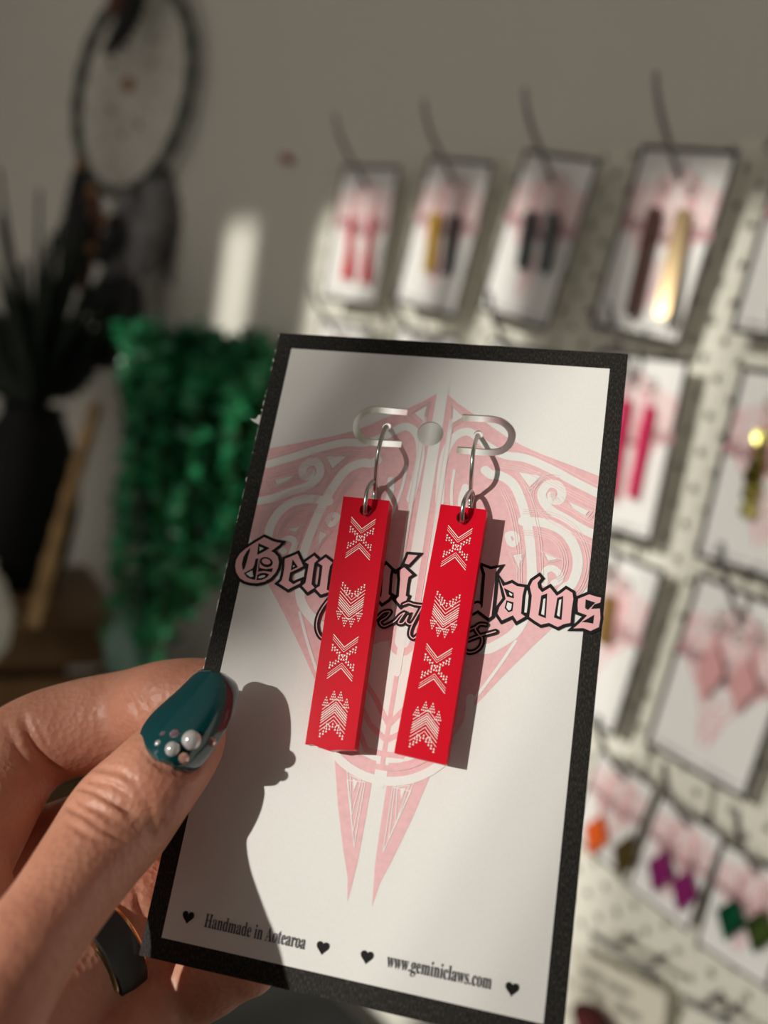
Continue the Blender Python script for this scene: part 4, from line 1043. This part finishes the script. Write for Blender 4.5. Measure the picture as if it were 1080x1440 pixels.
# trailing foliage: trails of small leaves hanging from a pot
zp = .90
tp = bpy.data.objects.new('trailing_plant', None); COL.objects.link(tp); tp.matrix_world = Matrix.Translation(PZ(270, 560, zp)); tp.empty_display_size = .02
tag(tp, 'bright green trailing plant with small leaves in front of the wall', 'plant')
O = Vector(tp.matrix_world.translation)
lv = MB(); st = MB()
def leaf(p, d, n_, L, w):
    d = d.normalized(); s_ = d.cross(n_); s_ = s_.normalized() if s_.length > 1e-4 else d.orthogonal().normalized(); nn = s_.cross(d).normalized()
    lv.add([p, p + d * L * .45 + s_ * w + nn * w * .3, p + d * L, p + d * L * .45 - s_ * w + nn * w * .3, p + d * L * .5 - nn * .0004], [(0, 1, 4), (1, 2, 4), (2, 3, 4), (3, 0, 4)])
trails = []
for k in range(84):
    x0 = random.uniform(195, 392); y0 = 478 + (abs(x0 - 260) * .12) + random.uniform(-14, 50)
    x1 = x0 + random.uniform(-55, 25) - (x0 - 250) * .25; yl = random.uniform(640, 860) + max(0, 250 - abs(x1 - 215) * 3.5) * random.uniform(.2, 1)
    yl = min(yl, 925 - 1.25 * max(0, x1 - 225)) + random.uniform(-30, 25); x0 += random.gauss(0, 9)
    trails.append((x0, y0, x1 + random.gauss(0, 9), max(yl, y0 + 60)))
for x0, y0, x1, y1 in trails:
    zz = zp + random.uniform(-.06, .02); bul = random.uniform(-.05, .01)
    P = spline([(x0, y0 + 25, zz + .02), (x0 - 6, y0, zz + bul * .5), ((x0 * .6 + x1 * .4), (y0 * .6 + y1 * .4), zz + bul), (x1, y1, zz + bul * .6)], 18)
    Pw = [PZ(*q) - O for q in P]; st.tube(Pw, .0008, 4)
    n = int((y1 - y0) / 5.2)
    for i in range(n):
        t = i / max(1, n - 1) * 16.9; a = int(t); p = Pw[a].lerp(Pw[a + 1], t - a)
        d = Vector((random.uniform(-1, 1), random.uniform(-1.2, .5), random.uniform(-.9, .55)))
        leaf(p, d, Vector((random.uniform(-.5, .5), -1, random.uniform(-.2, .8))), random.uniform(.012, .022), random.uniform(.005, .0085))
lv.build('foliage', M_leaf, tp, kind='stuff'); st.build('stems', M_stem, tp, kind='stuff')
cr = bpy.data.objects.new('wooden_crate', None); COL.objects.link(cr); c0 = PZ(22, 955, 1.0); cr.matrix_world = Matrix.Translation(c0) @ Matrix.Rotation(math.radians(-14), 4, 'Z'); cr.empty_display_size = .02
tag(cr, 'brown wooden slatted crate standing under the palm', 'crate')
for z, hh in ((.075, .020), (.018, .024), (-.04, .024), (-.098, .024)):
    MB().box((0, -.07, z), (.105, .006, hh)).build('slat', M_wood, cr)
    MB().box((.099, .005, z), (.006, .068, hh)).build('slat', M_wood, cr)
    MB().box((-.099, .005, z), (.006, .068, hh)).build('slat', M_wood, cr)
MB().box((0, .004, .098), (.112, .082, .006)).build('lid', M_wood, cr)
for sx in (-1, 1): MB().box((sx * .088, -.055, -.013), (.008, .008, .109)).build('post', M_wood, cr)
wp = PZ(-40, 860, .78); wj = MB().lathe([(.02, -.05), (.033, -.03), (.036, 0), (.024, .03), (.016, .04), (.018, .046), (.013, .045)], 24, wp).build('white_vase', M_whc, smooth=True); tag(wj, 'small white vase at the photo edge beside the crate', 'vase')
MB().tube([wp + Vector((.014 * math.cos(t), .014 * math.sin(t), .046)) for t in np.linspace(0, 2 * math.pi, 17)[:-1]], .002, 6, closed=True).build('rim', M_whc, wj, smooth=True)
# the trailing plant's mint pot on a small stand
pq = PZ(188, 905, zp); zt_ = c0.z - .1225
MB().lathe([(.016, -.035), (.026, -.028), (.030, .0), (.026, .018), (.022, .024), (.024, .030), (.019, .0295)], 24, pq - O).build('pot', M_mint, tp, smooth=True)
sd_ = MB().lathe([(.034, -.012), (.036, -.006), (.036, 0), (.02, .0)], 24, pq + Vector((0, 0, -.0352))).build('plant_stand', M_wood); tag(sd_, 'low wooden stand under the mint pot of the trailing plant', 'stand')
for A in (.5, 2.6, 4.7):
    p_ = pq + Vector((.026 * math.cos(A), .026 * math.sin(A), -.047)); MB().tube([p_, Vector((p_.x + .006 * math.cos(A), p_.y + .006 * math.sin(A), zt_))], .004, 8).build('leg', M_wood, sd_)
# potted palm at the far side: long dark blades from a tall black vase
zq = 0.97; random.seed(21)
pr = bpy.data.objects.new('potted_palm', None); COL.objects.link(pr); pr.matrix_world = Matrix.Translation(PZ(5, 700, zq)); pr.empty_display_size = .02
tag(pr, 'dark spiky palm in a tall black vase beside the dreamcatcher', 'plant')
OP = Vector(pr.matrix_world.translation)
base = Vector((c0.x - .024, c0.y, c0.z + .1045 + .195)) - OP
MB().lathe([(.040, -.165), (.052, -.13), (.058, -.08), (.055, -.03), (.038, .015), (.031, .03), (.036, .036), (.031, .034), (.025, .01)], 28, base + Vector((0, 0, -.03))).build('vase', M_blkc, pr, smooth=True)
for k in range(64):
    A = random.uniform(-1.2, .6); L = random.uniform(.16, .25) * (1 - .22 * abs(A)); dy = random.uniform(-.9, .8)
    q = []
    for u in np.linspace(0, 1, 9):
        q.append(base + Vector((math.sin(A) * L * u * (1 - .05 * u) + .015 * math.sin(A), dy * .07 * u, L * math.cos(A * .8) * u - .10 * abs(math.sin(A)) * u * u)))
    V = []; F = []
    for i, p in enumerate(q):
        t = (q[min(i + 1, 8)] - q[max(i - 1, 0)]).normalized(); s_ = t.cross(Vector((0, 1, 0))).normalized(); ww = .0135 * (1 - (i / 8) ** 2.2) * (.45 + .55 * min(1, i / 2)) + .0004
        V += [p - s_ * ww, p + Vector((0, .0015, 0)), p + s_ * ww, p + Vector((0, -.0022, 0))]
    for i in range(8):
        for c in range(4): F.append((i * 4 + c, i * 4 + (c + 1) % 4, i * 4 + 4 + (c + 1) % 4, i * 4 + 4 + c))
    link('blade', mesh_from('blade', V, F, M_leafd, smooth=True), pr)

# cane leaning there
ca_, cb_ = PZ(134, 575, .93), PZ(44, 880, .79)
cm = MB(); cn = 9
cm.tube([ca_.lerp(cb_, t) for t in np.linspace(0, 1, 28)], [.0066 + (.0016 if i % 4 == 0 else 0) for i in range(28)], 12)
cobj = cm.build('cane', M_cane, smooth=True); tag(cobj, 'slim varnished cane leaning against the wooden crate', 'cane')
MB().ball(ca_, .0070, 12, 8, (1, 1, 1)).build('knob', M_cane, cobj, smooth=True)
tb = bpy.data.objects.new('low_table', None); COL.objects.link(tb); tb.matrix_world = Matrix.Translation((-.80, .22, c0.z - .1225)); tb.empty_display_size = .02
tag(tb, 'dark low table under the pegboard and the plants', 'table')
MB().box((0, 0, -.012), (.62, .27, .012)).build('table_top', M_dark, tb)
for sx in (-1, 1):
    for sy in (-1, 1): MB().box((sx * .58, sy * .23, -.424), (.02, .02, .40)).build('leg', M_dark, tb)
